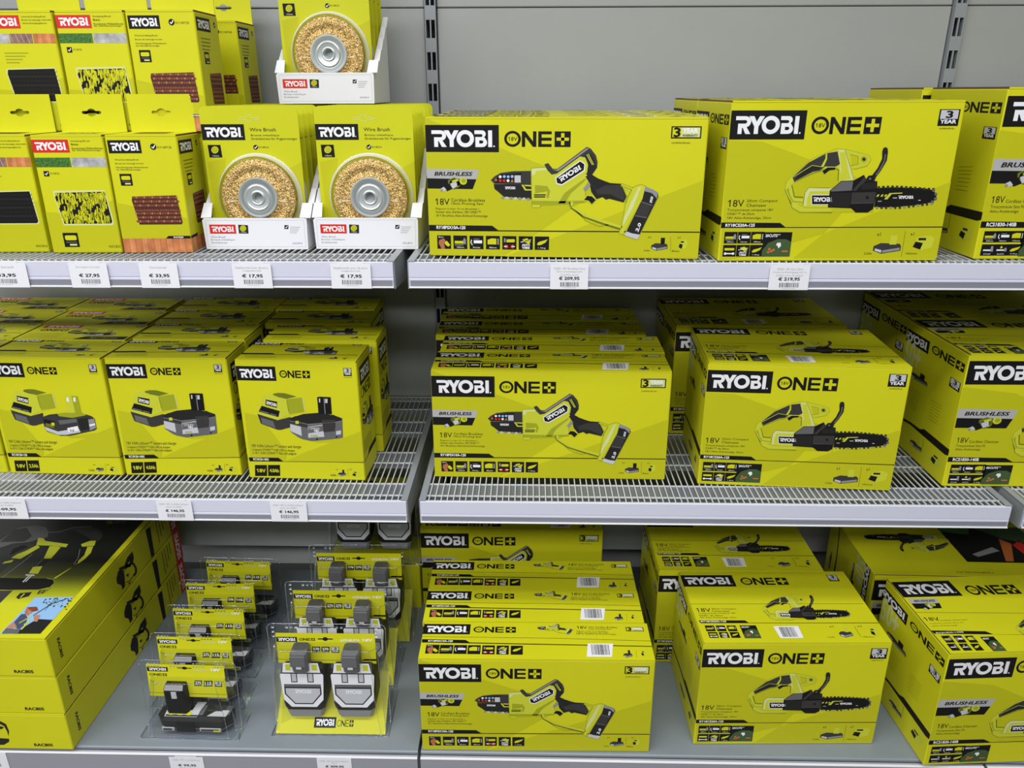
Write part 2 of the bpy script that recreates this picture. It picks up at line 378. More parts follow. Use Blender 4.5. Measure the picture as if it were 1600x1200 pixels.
# -------- printed pictures (drawn in their own pixel boxes)
def pic_pruning_saw(A, L=3):
    p = A.poly
    sh = lambda pts, w_=14, m='lime_dark': A.line(pts+[pts[0]], w_, m, L-.6)
    sh([(412,248),(440,245),(535,240),(600,300),(660,280),(900,120),(960,160),(985,215),(925,345),(885,410),(885,545),(760,562),(485,575),(478,595),(412,595)])
    sh([(1205,385),(1310,425),(1345,405),(1390,395),(1422,412),(1535,500),(1345,885),(1232,848),(1188,830),(1225,690),(1245,560),(1255,500)])
    A.line([(757,548),(762,590),(874,675),(1036,734),(1205,788)],32,'lime_deep',L+1); A.line([(1200,400),(1300,440),(1262,505),(1248,560)],10,'lime_dark',L+4)
    p([(45,350),(80,315),(135,285),(250,270),(405,268),(405,390),(75,382)],'dark_grey',L)
    p([(75,350),(130,300),(320,285),(320,370),(90,375)],'black',L+1)
    for i, (x, y) in enumerate(((130,320),(167,318),(202,320),(237,318),(130,355),(165,355),(200,355))): A.disc(x,y,13,('white','sky','sky','sky','red','red','white')[i],L+2,n=10)
    p([(92,330),(104,358),(78,358)],'orange',L+2); p([(237,340),(250,368),(222,368)],'orange',L+2); A.rect(258,308,314,372,'light_grey',L+2)
    p([(70,385),(405,388),(408,522),(300,512),(160,500),(110,455),(78,430)],'soft_black',L)
    A.logo3((172,432),(262,432),(172,408),L=L+2,bgm='soft_black'); p([(318,392),(338,392),(360,432),(408,432),(408,444),(350,444)],'lime',L+2); p([(345,392),(408,395),(408,408),(352,404)],'lime',L+2)
    for i in range(7): A.rect(138+i*38,498+i*2,162+i*38,520+i*2,'light_grey' if i % 2 else 'grey',L+1)
    p([(412,248),(440,245),(535,240),(600,300),(660,280),(900,120),(960,160),(985,215),(925,345),(885,410),(885,545),(760,562),(485,575),(478,595),(412,595)],'lime',L)
    p([(412,535),(640,540),(880,535),(880,548),(760,562),(485,572),(412,572)],'lime_dark',L+1); p([(645,560),(700,470),(880,340),(900,345),(760,470),(705,560)],'lime_dark',L+1); p([(412,248),(440,245),(535,240),(545,262),(450,268),(440,300),(412,310)],'pale_print',L+1)
    p([(525,210),(560,198),(600,250),(640,250),(905,55),(940,70),(985,130),(1000,190),(995,240),(950,305),(910,325),(880,255),(868,150),(650,290),(590,302),(555,265)],'dark_grey',L+1)
    p([(600,258),(640,256),(905,66),(925,70),(650,270)],'grey',L+2); p([(930,110),(965,150),(990,240),(940,310),(905,320)],'soft_black',L+2)
    p([(600,320),(845,140),(890,150),(915,215),(905,285),(690,410),(620,395)],'lime',L+2); p([(622,330),(845,175),(890,205),(885,268),(680,398),(632,385)],'white',L+3); p([(630,335),(845,184),(882,210),(877,262),(680,388),(638,378)],'black',L+4)
    A.logo3((668,370),(852,256),(650,330),L=L+5)
    for i in range(3): A.line([(890+i*14,130-i*6),(940+i*12,215)],7,'lime' if i else 'black',L+5)
    A.rect(430,478,535,489,'black',L+2); A.rect(430,496,530,507,'black',L+2); A.txt('18V',448,458,535,422,'lime_dark',True,L+2)
    p([(440,395),(550,405),(575,450),(560,510),(540,510),(550,450),(440,470)],'lime_dark',L+1)
    p([(890,320),(945,300),(1000,335),(1060,360),(1110,378),(1205,385),(1252,500),(1228,552),(1100,518),(1070,527),(1040,503),(985,522),(940,455),(925,375)],'soft_black',L+3)
    p([(930,345),(985,440),(1070,400),(1200,395),(1240,500),(1225,535),(1110,480),(1000,480)],'dark_grey',L+4); p([(870,425),(925,375),(935,395),(905,440),(880,450)],'grey',L+4)
    p([(868,535),(880,500),(920,482),(960,490),(992,525),(950,572),(905,545)],'lime',L+2); p([(876,530),(905,492),(945,497),(980,530),(945,566),(915,535)],'black',L+4)
    A.line([(765,545),(770,585),(880,665),(1040,722),(1210,775)],24,'lime',L+2); A.line([(780,600),(890,715),(1010,768),(1090,752)],9,'lime_dark',L+1)
    p([(1205,385),(1310,425),(1345,405),(1390,395),(1422,412),(1395,520),(1215,838),(1188,830),(1225,690),(1245,560),(1290,470),(1200,405)],'lime',L+2); p([(1360,420),(1385,410),(1310,600),(1220,760),(1225,700),(1290,560)],'pale_print',L+3)
    p([(1422,410),(1530,462),(1535,500),(1345,885),(1232,848),(1395,520)],'soft_black',L+3); p([(1422,410),(1490,438),(1530,462),(1525,520),(1480,470),(1410,450)],'grey',L+4); p([(1250,812),(1300,830),(1372,842),(1345,885),(1232,848)],'light_grey',L+4)
    p([(1385,545),(1480,570),(1430,690),(1330,670)],'dark_grey',L+4); A.line([(1382,545),(1482,580)],8,'mid_grey',L+5); A.line([(1330,672),(1430,690)],8,'mid_grey',L+5)
    A.txt3('2.0',(1355,820),(1385,745),(1328,805),'white',True,L+5); A.logo3((1478,560),(1490,505),(1458,552),L=L+5,bgm='soft_black')
def pic_chainsaw(A, L=3):
    p = A.poly
    A.line([(65,470),(78,400),(140,330),(330,175),(470,115),(560,80),(650,85),(870,140),(888,185),(850,240),(725,272)],10,'lime_dark',L-.5); A.line([(65,470),(85,525),(120,612),(130,645),(205,690),(508,692)],12,'lime_deep',L-.5); A.line([(150,397),(330,312),(400,292),(440,268),(540,250),(580,285),(572,385)],12,'lime_deep',L-.5); A.line([(128,430),(150,540),(235,545)],10,'lime_deep',L+2); A.line([(690,240),(760,228),(765,195),(770,150),(690,132)],8,'lime_dark',L+2); A.line([(640,90),(690,250),(722,375)],6,'lime_dark',L+3); A.line([(235,612),(255,500),(290,455),(490,458)],9,'lime_deep',L+.6)
    p([(65,470),(78,400),(140,330),(330,175),(470,115),(560,80),(650,85),(870,140),(888,185),(850,240),(725,272),(705,262),(728,375),(700,395),(575,390),(582,280),(540,248),(440,265),(400,290),(330,310),(150,397),(128,430),(150,545),(235,545),(230,615),(130,610),(85,525)],'lime',L)
    p([(690,132),(770,150),(765,195),(785,228),(705,238)],'yellow_dark',L+1); A.disc(822,178,46,'lime',L+2); A.disc(822,178,30,'lime_dark',L+3); A.disc(822,178,15,'soft_black',L+4)
    p([(580,85),(640,90),(720,375),(640,385),(590,280)],'pale_print',L+1); p([(590,110),(640,110),(690,370),(620,378),(600,270)],'lime',L+2)
    p([(75,470),(130,420),(150,545),(235,545),(232,600),(130,590),(95,520)],'lime_dark',L+1); p([(95,450),(130,425),(148,550),(235,556),(235,590),(140,580),(110,520)],'lime',L+2)
    p([(135,350),(290,212),(460,122),(570,103),(592,225),(545,252),(450,248),(400,287),(330,302),(150,395)],'dark_grey',L+2); p([(185,340),(320,235),(420,250),(390,280),(330,290),(160,380)],'soft_black',L+3)
    p([(455,122),(470,122),(468,180),(432,255),(410,248),(452,172)],'lime',L+4); A.line([(140,352),(325,238),(420,252)],5,'lime',L+4)
    p([(405,300),(460,250),(548,250),(560,285),(490,282),(445,330)],'lime',L+2); p([(420,292),(470,258),(545,258),(550,278),(490,284),(440,325)],'black',L+4)
    p([(235,615),(255,500),(290,455),(510,460),(510,645),(240,640)],'lime',L+1); p([(255,500),(290,455),(500,460),(500,485),(300,490),(270,560),(265,630),(240,625)],'pale_print',L+2)
    p([(118,610),(170,608),(240,648),(500,652),(508,682),(205,684),(130,642)],'lime',L+2); p([(130,640),(205,684),(508,682),(508,692),(200,696),(120,645)],'lime_dark',L+1); p([(300,690),(910,690),(910,655),(600,655)],'yellow_dark',L)
    A.rect(312,520,520,618,'white',L+3); A.rect(318,526,520,612,'black',L+4); A.logo3((332,588),(508,588),(332,545),L=L+5)
    p([(490,480),(600,388),(720,383),(820,328),(850,385),(948,390),(945,480),(917,600),(902,660),(850,692),(735,692),(690,650),(468,642)],'black',L+4)
    p([(500,478),(602,394),(716,390),(700,480),(500,490)],'mid_grey',L+5); p([(705,478),(780,400),(825,340),(840,385),(790,430),(740,484)],'dark_grey',L+5); p([(800,410),(940,400),(938,465),(790,470)],'soft_black',L+5); p([(700,500),(935,495),(910,595),(690,600)],'dark_grey',L+5); p([(505,500),(690,500),(680,640),(480,635)],'soft_black',L+5)
    A.disc(848,548,16,'black',L+6); A.line([(690,604),(910,600)],4,'mid_grey',L+6)
    p([(900,330),(955,260),(998,170),(1000,100),(1012,68),(1035,60),(1052,72),(1055,110),(1042,190),(985,285),(935,350),(920,388),(835,388),(850,352)],'soft_black',L+5); A.line([(1030,130),(1020,190),(975,275),(935,330)],12,'mid_grey',L+6); A.disc(878,362,28,'black',L+6); A.disc(878,366,12,'mid_grey',L+7)
    p([(945,455),(1110,448),(1400,458),(1480,475),(1518,510),(1518,560),(1480,592),(1350,618),(1100,642),(912,640),(940,500)],'black',L+3)
    top = [(950+i*44, 452-6*math.sin(i*.5)+max(0, i-8)*4) for i in range(13)]; bot = [(930+i*44, 645-max(0, i-5)*5.5) for i in range(13)]
    for i, (x, y) in enumerate(top): A.rect(x, y-14, x+24, y+10, 'soft_black' if i % 2 else 'dark_grey', L+4)
    for i, (x, y) in enumerate(bot): A.rect(x, y-8, x+22, y+12, 'grey' if i % 3 == 0 else 'dark_grey', L+4)
    for (x, y) in ((1490,480),(1512,515),(1508,560),(1478,590)): A.disc(x,y,16,'mid_grey',L+4,n=6)
    p([(1010,565),(1065,505),(1188,500),(1188,509),(1085,514),(1042,565)],'lime',L+5)
    for x in (935,975,1010): p([(x,540),(x+14,518),(x+32,518),(x+18,540)],'lime',L+5)
    A.logo3((1150,560),(1290,560),(1150,530),L=L+5); A.rect(1340,572,1364,577,'white',L+5); A.line([(950,585),(985,583)],6,'light_grey',L+5); A.line([(1095,552),(1135,552)],8,'light_grey',L+5)
def pic_charger(A, big=True, L=3):
    p = A.poly
    p([(215,205),(225,125),(345,112),(400,102),(480,105),(625,145),(690,155),(718,320),(500,368),(400,418),(150,348),(180,260)],'lime',L)
    p([(500,175),(690,155),(718,320),(530,350)],'lime_dark',L+1); p([(345,112),(400,102),(480,105),(625,145),(500,172),(400,150),(345,130)],'lime_deep',L+1); p([(225,130),(345,125),(500,175),(480,370),(390,415),(165,348)],'lime',L+1)
    A.line([(505,190),(525,320)],6,'lime_deep',L+2); p([(690,155),(702,160),(725,320),(716,322)],'pale_print',L+2)
    p([(255,178),(392,205),(385,276),(250,242)],'black',L+2); A.logo3((258,232),(378,262),(262,195),L=L+3)
    p([(205,250),(420,312),(402,382),(168,318)],'black',L+2); A.line([(185,310),(290,338)],6,'grey',L+3); A.line([(305,342),(380,362)],6,'grey',L+3)
    p([(152,345),(390,418),(545,380),(545,500),(430,530),(390,530),(190,458)],'dark_grey',L+1); p([(195,388),(335,428),(365,512),(205,455)],'mid_grey',L+2)
    A.poly([(800,660),(1170,620),(1230,650),(1100,672),(860,682)],'yellow_dark',1)
    if big:
        p([(540,400),(600,370),(1080,365),(1165,395),(1172,620),(1120,632),(800,662),(690,640),(640,620),(540,550)],'mid_grey',L+3)
        p([(540,392),(700,345),(900,330),(1080,365),(1160,395),(1160,422),(1085,436),(750,462),(680,445),(540,424)],'soft_black',L+4); p([(540,424),(680,446),(750,464),(745,505),(675,492),(540,456)],'dark_grey',L+4); A.line([(540,426),(680,448),(750,466),(1085,440),(1160,424)],5,'grey',L+5); p([(540,462),(668,492),(678,602),(542,545)],'light_grey',L+4)
        p([(868,150),(900,145),(1030,150),(1042,348),(882,348)],'black',L+5); A.line([(950,165),(962,345)],8,'grey',L+6); A.rect(962,170,992,218,'light_grey',L+6); A.rect(890,165,905,210,'light_grey',L+6)
        p([(890,355),(1072,355),(1078,405),(900,412)],'soft_black',L+5); p([(920,415),(1080,410),(1085,480),(1075,545),(940,560)],'dark_grey',L+5)
        p([(755,495),(930,470),(948,612),(755,622)],'light_grey',L+5); p([(760,500),(930,480),(938,545),(755,570)],'mid_grey',L+6); A.txt('18V',825,555,885,528,'white',True,L+7); A.txt('LITHIUM+',780,525,895,505,'white',L=L+7); A.txt('4.0Ah',785,612,870,588,'lime_dark',True,L+7)
        p([(1090,475),(1160,460),(1165,525),(1090,540)],'mid_grey',L+6); p([(1090,545),(1150,535),(1150,580),(1090,590)],'light_grey',L+6); A.rect(605,425,645,460,'lime',L+6); A.disc(860,640,11,'black',L+6); A.disc(1095,612,10,'black',L+6)
    else:                        # flat 2.5 Ah battery with a lime stem
        y = 60
        p([(530,430),(620,400),(720,390),(1080,400),(1140,420),(1175,450),(1185,570),(1150,590),(850,650),(720,650),(560,600),(540,550)],'dark_grey',L+3); p([(540,540),(700,600),(960,560),(980,610),(800,640),(700,640),(560,590)],'light_grey',L+5); p([(540,450),(680,480),(680,530),(545,510)],'black',L+5); p([(560,500),(660,520),(660,560),(560,540)],'lime_deep',L+6)
        p([(720,390),(850,375),(1020,375),(1075,410),(900,440),(740,420)],'lime_dark',L+4); p([(840,180),(910,170),(1000,185),(1022,380),(850,380)],'lime',L+5); p([(925,180),(1000,185),(1022,380),(945,380)],'lime_dark',L+6); A.rect(862,200,888,250,'white',L+7); A.rect(945,200,972,250,'white',L+7)
        p([(960,455),(1090,440),(1090,570),(985,590)],'soft_black',L+6); p([(820,560),(955,535),(960,590),(830,610)],'white',L+6); A.txt('2.5',850,600,900,575,'black',True,L+7); p([(1095,460),(1170,450),(1180,560),(1100,590)],'grey',L+6); p([(1100,520),(1172,505),(1172,525),(1100,540)],'white',L+7); p([(720,470),(950,450),(955,490),(740,520)],'mid_grey',L+4); A.rect(630,495,672,530,'lime',L+7)
def pic_motor(A, L=3):
    p = A.poly
    A.disc(387,615,36,'lime',L,n=14); A.disc(390,612,22,'lime_dark',L+1,n=12)
    p([(240,610),(300,580),(350,600),(355,650),(300,700),(250,680)],'lime_deep',L+1); p([(240,660),(300,635),(310,680),(250,705)],'grey',L+2); A.disc(305,640,50,'lime_dark',L+1,ry=46,n=16); A.disc(300,645,36,'dark_grey',L+2,ry=34,n=14)
    p([(195,665),(250,640),(285,690),(230,715)],'black',L+3); p([(262,640),(320,620),(330,668),(285,690)],'light_grey',L+3); p([(170,690),(200,672),(225,700),(190,722)],'light_grey',L+4); A.disc(180,706,12,'grey',L+5,n=8)
    p([(95+180,612),(330,595),(345,612),(290,632)],'lime',L+3)
def brushless(A, x0, y0, x1, y1, L=2):
    B = A.fit((37,497,540,693), (x0,y0,x1,y1))
    B.poly([(37,497),(540,507),(512,597),(37,590)],'silver',L); B.poly([(37,590),(512,597),(475,693),(37,690)],'black',L); B.txt('BRUSHLESS',112,566,468,526,'black',True,L+1,slant=12); pic_motor(B, L+1)
def lidpic_saw(A, x0, y0, x1, y1): pic_pruning_saw(A.fit((45,50,1535,885), (x0,y0,x1,y1)), 2)

# ------------------------------------------------------------------ cartons
DIM = dict(psx=(.43,.2142,.1045), cs=(.3435,.2373,.2241), ch=(.2198,.2344,.1005), rc=(.42,.2552,.2242), wb=(.113,.1875,.0996))
ZT, ZM, ZL = -.2503, -.6792, -1.1755
def fcorner(kind, pose, which):
    wd, h, d = DIM[kind]; x, y, z, yaw = pose; co, si = math.cos(yaw), math.sin(yaw)
    def P(lx, ly, lz): return photo((x+co*lx-si*ly, y+si*lx+co*ly, z+lz))
    a = wd/2
    return {'front': [P(-a,0,h), P(a,0,h), P(a,0,0), P(-a,0,0)], 'top': [P(-a,d,h), P(a,d,h), P(a,0,h), P(-a,0,h)],
            'left': [P(-a,d,h), P(-a,0,h), P(-a,0,0), P(-a,d,0)], 'right': [P(a,0,h), P(a,d,h), P(a,d,0), P(a,0,0)]}[which]
def face_art(kind, pose, which):
    wd, h, d = DIM[kind]; s = {'front': (wd,h), 'top': (wd,d), 'left': (d,h), 'right': (d,h)}[which]
    return Art(homog(fcorner(kind, pose, which), *s))
def frames(kind):
    wd, h, d = DIM[kind]; a = wd/2
    return {'front': ((-a,0,0), (1,0,0), (0,0,1), (wd,h)), 'top': ((-a,0,h), (1,0,0), (0,1,0), (wd,d)), 'left': ((-a,d,0), (0,-1,0), (0,0,1), (d,h)), 'right': ((a,0,0), (0,1,0), (0,0,1), (d,h)), 'back': ((a,d,0), (-1,0,0), (0,0,1), (wd,h))}
def carton_body(kind, m='yellow'):
    wd, h, d = DIM[kind]; a = wd/2; b = MB()
    b.box(-a, a, 0, d, 0, h-.0024, m, .0016)
    return b
def lid(kind, root, m='yellow'):                          # closing flap, its raw board edge shows at the two sides
    wd, h, d = DIM[kind]; a = wd/2; b = MB()
    b.box(-a+.0012, a-.0012, .0004, d-.0004, h-.0034, h, 'cardboard')
    b.add([(-a+.0012, .0001, h-.0030), (a-.0012, .0001, h-.0030), (a-.0012, .0001, h), (-a+.0012, .0001, h)], [(0,1,2,3)], m)
    b.add([(-a+.0008, 0.0002, h+.00008), (a-.0008, 0.0002, h+.00008), (a-.0008, d-.0002, h+.00008), (-a+.0008, d-.0002, h+.00008)], [(0,1,2,3)], m)
    return b
def piece(A, kind, face, name, parent):
    return MB().art(A, *frames(kind)[face]).build(name, parent)

# ---- pruning saw carton
def front_psx():
    pose = (.0524, 1.2467, ZT, math.radians(-3.655)); base = face_art('psx', pose, 'front')
    base = Art(homog([(665.5,181.5),(1108.6,183.9),(1089.4,406.8),(670,400.5)], .43, .2142))
    Z, S, X = base.view(660,180,6), base.view(760,220,5.714), base.view(640,150,3.3333)
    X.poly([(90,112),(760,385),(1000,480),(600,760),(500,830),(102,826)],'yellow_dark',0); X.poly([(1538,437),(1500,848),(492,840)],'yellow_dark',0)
    Z.one(780,145,1398,298); brushless(Z, 40,497,540,693)
    Z.txt('18V',122,840,255,780,'black'); Z.txt('Cordless Brushless',272,808,590,782,'black'); Z.txt('10cm Pruning Saw',275,846,575,818,'black')
    Z.txt('Élagueur à main 10 cm Brushless /',125,888,535,868,'soft_black'); Z.txt('moteur sans charbons 18V ONE+™',125,917,548,897,'soft_black'); Z.txt('18 V Brushless Akku-Einhand-Kettensäge',128,958,612,935,'soft_black')
    X.poly([(95,672),(430,677),(462,701),(1508,709),(1508,715),(97,704)],'black',1); X.txt('RY18PSX10A-120',138,694,290,678,'white',True)
    for x, k, c in ((140,'hand',''),(225,'saw','100mm'),(310,'bar','8m/sec'),(396,'chain','80mm'),(482,'tool',''),(568,'vibe',''),(652,'leaf','1.5kg')): X.icon(x,727+(x-140)*.012,x+73,799+(x-140)*.012,k,c)
    X.txt('x1',1240,742,1256,732,'black'); X.battery(1260,740,1340,810,False); X.line([(1358,735),(1357,815)],1.2,'soft_black'); X.txt('x1',1393,744,1409,734,'black'); X.charger(1402,750,1442,803)
    X.txt('2.0Ah',1218,812,1250,803,'black'); X.txt('80mins',1364,815,1402,806,'black'); X.widebadge(1367,160,1517,224); X.txt('ryobitools.eu',1366,253,1462,240,'soft_black')
    lg = base.other().view(660,180,6); lg.logo(37,85,728,345); sp = base.other().view(760,220,5.714); pic_pruning_saw(sp)
    return base, lg, sp
def top_psx():
    base = Art(homog([(663.3,973.3),(1006.7,974.5),(1025,1030),(654,1030)], .43, .1045)); t = base.view(655,960,4.2105)
    t.one(362,86,640,124); lidpic_saw(t, 775,66,1015,136); t.txt('18V',1035,98,1098,80,'black')
    t.txt('10cm Cordless Brushless',1110,92,1292,82,'soft_black'); t.txt('10cm Pruning Saw',1110,104,1255,95,'soft_black'); t.txt('Élagueur à main 10 cm Brushless /',1035,117,1235,108,'soft_black'); t.txt('moteur sans charbons 18V ONE+',1035,126,1240,119,'soft_black'); t.txt('18 V Akku-Kettensäge',1035,135,1290,128,'soft_black')
    t.widebadge(1345,85,1465,112); t.line([(25,152),(900,158),(1515,172)],2,'black'); t.poly([(22,168),(312,172),(340,188),(1525,204),(1525,209),(20,190)],'black',1); t.txt('RY18PSX10A-120',62,186,228,174,'white',True)
    for x, k in ((52,'hand'),(145,'saw'),(238,'bar'),(330,'chain'),(425,'tool'),(519,'vibe'),(612,'leaf')): t.icon(x,204+(x-50)*.006,x+82,262+(x-50)*.006,k)
    t.battery(1340,232,1410,278,False); t.charger(1455,232,1500,270); t.line([(1425,230),(1435,280)],1,'soft_black')
    lg = base.other().view(655,960,4.2105); lg.logo(30,70,338,136); sp = base.other().view(655,960,4.2105); sp.rect(1112,190,1275,275,'white',2); sp.barcode(1132,197,1262,262,3,'black',False)
    return base, lg, sp
def make_psx():
    f, fl, fp = front_psx(); t, tl, ts = top_psx(); fr = frames('psx')
    root = carton_body('psx').art(f, *fr['front']).build('saw_carton')
    lid('psx', root).art(t, *fr['top']).art(tl, *fr['top']).build('lid_flap', root)
    piece(fl, 'psx', 'front', 'logo_panel', root); piece(fp, 'psx', 'front', 'product_picture', root); piece(ts, 'psx', 'top', 'barcode_sticker', root)
    return root
# ---- compact chainsaw carton
ICONS6 = ('saw','bar','chain','spanner','vibe','leaf')
def cuts(A, x0, y0, x1, y1, n, L=2):
    B = A.fit((0,0,16,16), (x0,y0,x1,y1)); B.rect(0,0,16,16,'black',L); B.poly([(0,16),(0,12),(3,7),(8,4.6),(13,4.6),(16,6.5),(16,16)],'leaf',L+1); B.txt(n+'CUTS**',1,3.2,9.4,1.2,'white',True,L+1)
    B.poly([(8,7),(10,6.8),(10.4,9),(9,10.6),(8.6,9),(7.6,8.6)],'white',L+2)
    for x, y in ((4,11),(5.2,12.4),(6.4,11.6),(3.6,13)): B.disc(x,y,.8,'orange',L+2,n=8)
    B.rect(11.2,12,14.6,13,'orange',L+2)
def front_cs():
    base = Art(homog([(1145.7,157.8),(1512.5,155),(1460,408.8),(1119.8,407.7)], .3435, .2373))
    q, k, z, d = base.view(1120,150,5.714), base.view(1215,220,6.1538), base.view(1120,300,4.2105), base.view(1040,120,2.857)
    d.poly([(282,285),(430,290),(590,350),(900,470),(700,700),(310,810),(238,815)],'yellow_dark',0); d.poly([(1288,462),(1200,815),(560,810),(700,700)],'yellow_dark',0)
    q.one(855,185,1450,338); d.badge(1228,142,1306,217); d.txt('ryobitools.eu',1222,235,1290,223,'soft_black')
    z.txt('18V',68,98,178,52,'black'); z.txt('20cm Compact',192,72,395,50,'black'); z.txt('Chainsaw',190,98,320,78,'black'); z.txt('Tronçonneuse compacte 18V',65,131,365,110,'soft_black'); z.txt('ONE+™ de 20cm',65,152,243,136,'soft_black'); z.txt('18V Akku-Kettensäge, 20cm',62,182,350,163,'soft_black')
    z.poly([(4,200),(408,204),(442,232),(1478,231),(1478,238),(8,237)],'black',1); z.txt('RY18CS20A-125',52,229,245,208,'white',True)
    for r in range(2):
        for c in range(3):
            kk = r*3+c; cap = ('200mm','4.5m/sec','180mm','','','1.8kg')[kk]; x = 48+c*87-r*10; z.icon(x,262+r*86,x+76,338+r*86,ICONS6[kk],cap)
    cuts(z,303,265,466,425,'20')
    z.txt('x1',1040,292,1068,268,'black'); z.battery(1030,288,1190,410); z.line([(1230,262),(1200,430)],2,'soft_black'); z.txt('x1',1262,290,1290,268,'black'); z.charger(1290,290,1408,390); z.txt('2.5Ah',952,415,1005,400,'black'); z.txt('100mins',1228,415,1305,402,'black')
    lg = base.other().view(1120,150,5.714); lg.logo(130,133,775,388); sp = base.other().view(1215,220,6.1538); pic_chainsaw(sp)
    return base, lg, sp
def top_cs():
    base = face_art('cs', (.4923,1.1721,ZL,math.radians(1.363)), 'top'); t = base.view(1050,880,4.5714)
    t.one(478,105,838,156); t.badge(1098,85,1200,130); t.txt('18V',178,350,270,322,'black'); t.txt('20cm Compact',285,336,455,322,'soft_black'); t.txt('Chainsaw',285,350,410,338,'soft_black'); t.txt('Tronçonneuse compacte 18V',190,366,452,354,'soft_black'); t.txt('ONE+ de 20cm',195,381,360,370,'soft_black'); t.txt('18V Akku-Kettensäge, 20cm',200,397,460,385,'soft_black')
    t.line([(118,293),(1365,291)],2.5,'lime_deep'); t.poly([(190,410),(520,410),(548,427),(1478,426),(1480,430),(205,430)],'black',1); t.txt('RY18CS20A-125',208,424,385,412,'white',True)
    for r in range(2):
        for c in range(3): x = 232+c*78+r*22; t.icon(x,447+r*47,x+82,488+r*47,ICONS6[r*3+c])
    cuts(t,482,446,640,538,'20')
    t.battery(1165,458,1305,532); t.charger(1395,462,1495,522); t.line([(1300,450),(1350,530)],2,'soft_black'); t.txt('x1',1125,460,1148,448,'black'); t.txt('x1',1325,458,1348,446,'black'); t.txt('2.5Ah',1112,534,1160,526,'black'); t.txt('100mins',1365,532,1440,524,'black')
    pic_chainsaw(t.fit((65,60,1525,690), (598,232,1300,405)), 2)
    lg = base.other().view(1050,880,4.5714); lg.logo(52,88,462,168); sp = base.other().view(1050,880,4.5714); sp.poly([(722,452),(900,450),(940,535),(775,537)],'white',2); sp.barcode(760,458,905,528,3,'black',False)
    return base, lg, sp
def side_art(kind):
    base = Art(homog([(1421.9,498),(1516.8,552.5),(1470.6,760.6),(1405,702.5)], DIM[kind][2], DIM[kind][1])); t = base.view(1340,450,3.6346)
    t.logo(270,238,405,418); t.one(432,342,598,512,L=1); t.txt('150+',258,488,378,372,'pale_print',True); t.badge(528,546,568,642,1)
    for i in range(7): t.line([(312+i*1.5,640+i*17),(375-i*4,675+i*17)],1.6,'lime_deep',1)
    for i in range(7): t.line([(425-i*2,705+i*17),(480-i*4,735+i*17)],1.6,'lime_deep',1)
    t.poly([(235,790),(330,838),(375,870),(395,868),(512,960),(510,990),(490,985),(375,890),(330,852),(233,800)],'black',1)
    t.battery(338,900,383,990); t.charger(433,972,468,1062); t.battery(318,512,402,640,False,1); t.line([(395,915),(388,965)],1.5,'lime_deep',1)
    return base
def make_cs():
    f, fl, fp = front_cs(); t, tl, ts = top_cs(); fr = frames('cs')
    root = carton_body('cs').art(f, *fr['front']).art(side_art('cs'), *fr['left']).build('chainsaw_carton')
    lid('cs', root).art(t, *fr['top']).art(tl, *fr['top']).build('lid_flap', root)
    piece(fl, 'cs', 'front', 'logo_panel', root); piece(fp, 'cs', 'front', 'product_picture', root); piece(ts, 'cs', 'top', 'barcode_sticker', root)
    return root
# ---- larger chainsaw carton
def front_rc():
    base = face_art('rc', (.9683,1.2911,ZM,.0055), 'front'); t = base.view(1340,450,3.6346); k = base.view(1400,1050,8)
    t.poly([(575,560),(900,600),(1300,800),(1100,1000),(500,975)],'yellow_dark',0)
    brushless(t, 560,686,888,798); t.txt('18V',560,880,632,850,'black'); t.txt('Cordless Chainsaw',632,880,802,866,'black'); t.txt('Tronçonneuse Sans Fil',556,906,725,890,'soft_black'); t.txt('Akku-Kettensäge',552,926,698,911,'soft_black')
    t.poly([(505,960),(840,966),(880,988),(1700,992),(1700,999),(508,988)],'black',1); t.txt('RCS1830-140B',538,983,690,966,'white',True)
    for r in range(2):
        for c in range(3): x = 532+c*66-r*12; t.icon(x,1003+r*58,x+56,1053+r*58,('saw','bar','chain','stop','drop','leaf')[r*3+c],('300mm','10m/sec','135mm','STOP','AUTO','5.0kg')[r*3+c])
    cuts(t,722,1006,856,1116,'40')
    lg = base.other().view(1340,450,3.6346); lg.logo(637,415,1010,550); sp = base.other().view(1340,450,3.6346); t.one(1048,440,1372,525); pic_chainsaw(sp.fit((65,60,1525,690), (925,660,1640,960)))
    return base, lg, sp
def top_rc():
    base = face_art('rc', (.9475,1.1391,ZL,math.radians(3.748)), 'top'); t = base.view(1280,810,5)
    t.one(1115,530,1590,592); brushless(t, 690,632,990,705); t.line([(735,738),(1640,745)],3,'lime_deep'); t.txt('18V',832,806,925,775,'black'); t.txt('Cordless Chainsaw',932,806,1158,792,'soft_black'); t.txt('Tronçonneuse Sans Fil',865,830,1125,815,'soft_black'); t.txt('Akku-Kettensäge',885,850,1080,836,'soft_black')
    t.poly([(872,880),(1300,886),(1362,910),(2000,915),(2000,919),(900,905)],'black',1); t.txt('RCS1830-140B',918,903,1125,888,'white',True)
    for r in range(2):
        for c in range(3): x = 950+c*92+r*45; t.icon(x,922+r*62,x+114,974+r*62,('saw','bar','chain','stop','drop','leaf')[r*3+c])
    cuts(t,1258,930,1470,1040,'40'); pic_chainsaw(t.fit((65,60,1525,690), (1430,760,2400,930)), 2)
    lg = base.other(); lg.view(1280,810,5).logo(560,502,1125,608)
    return base, lg
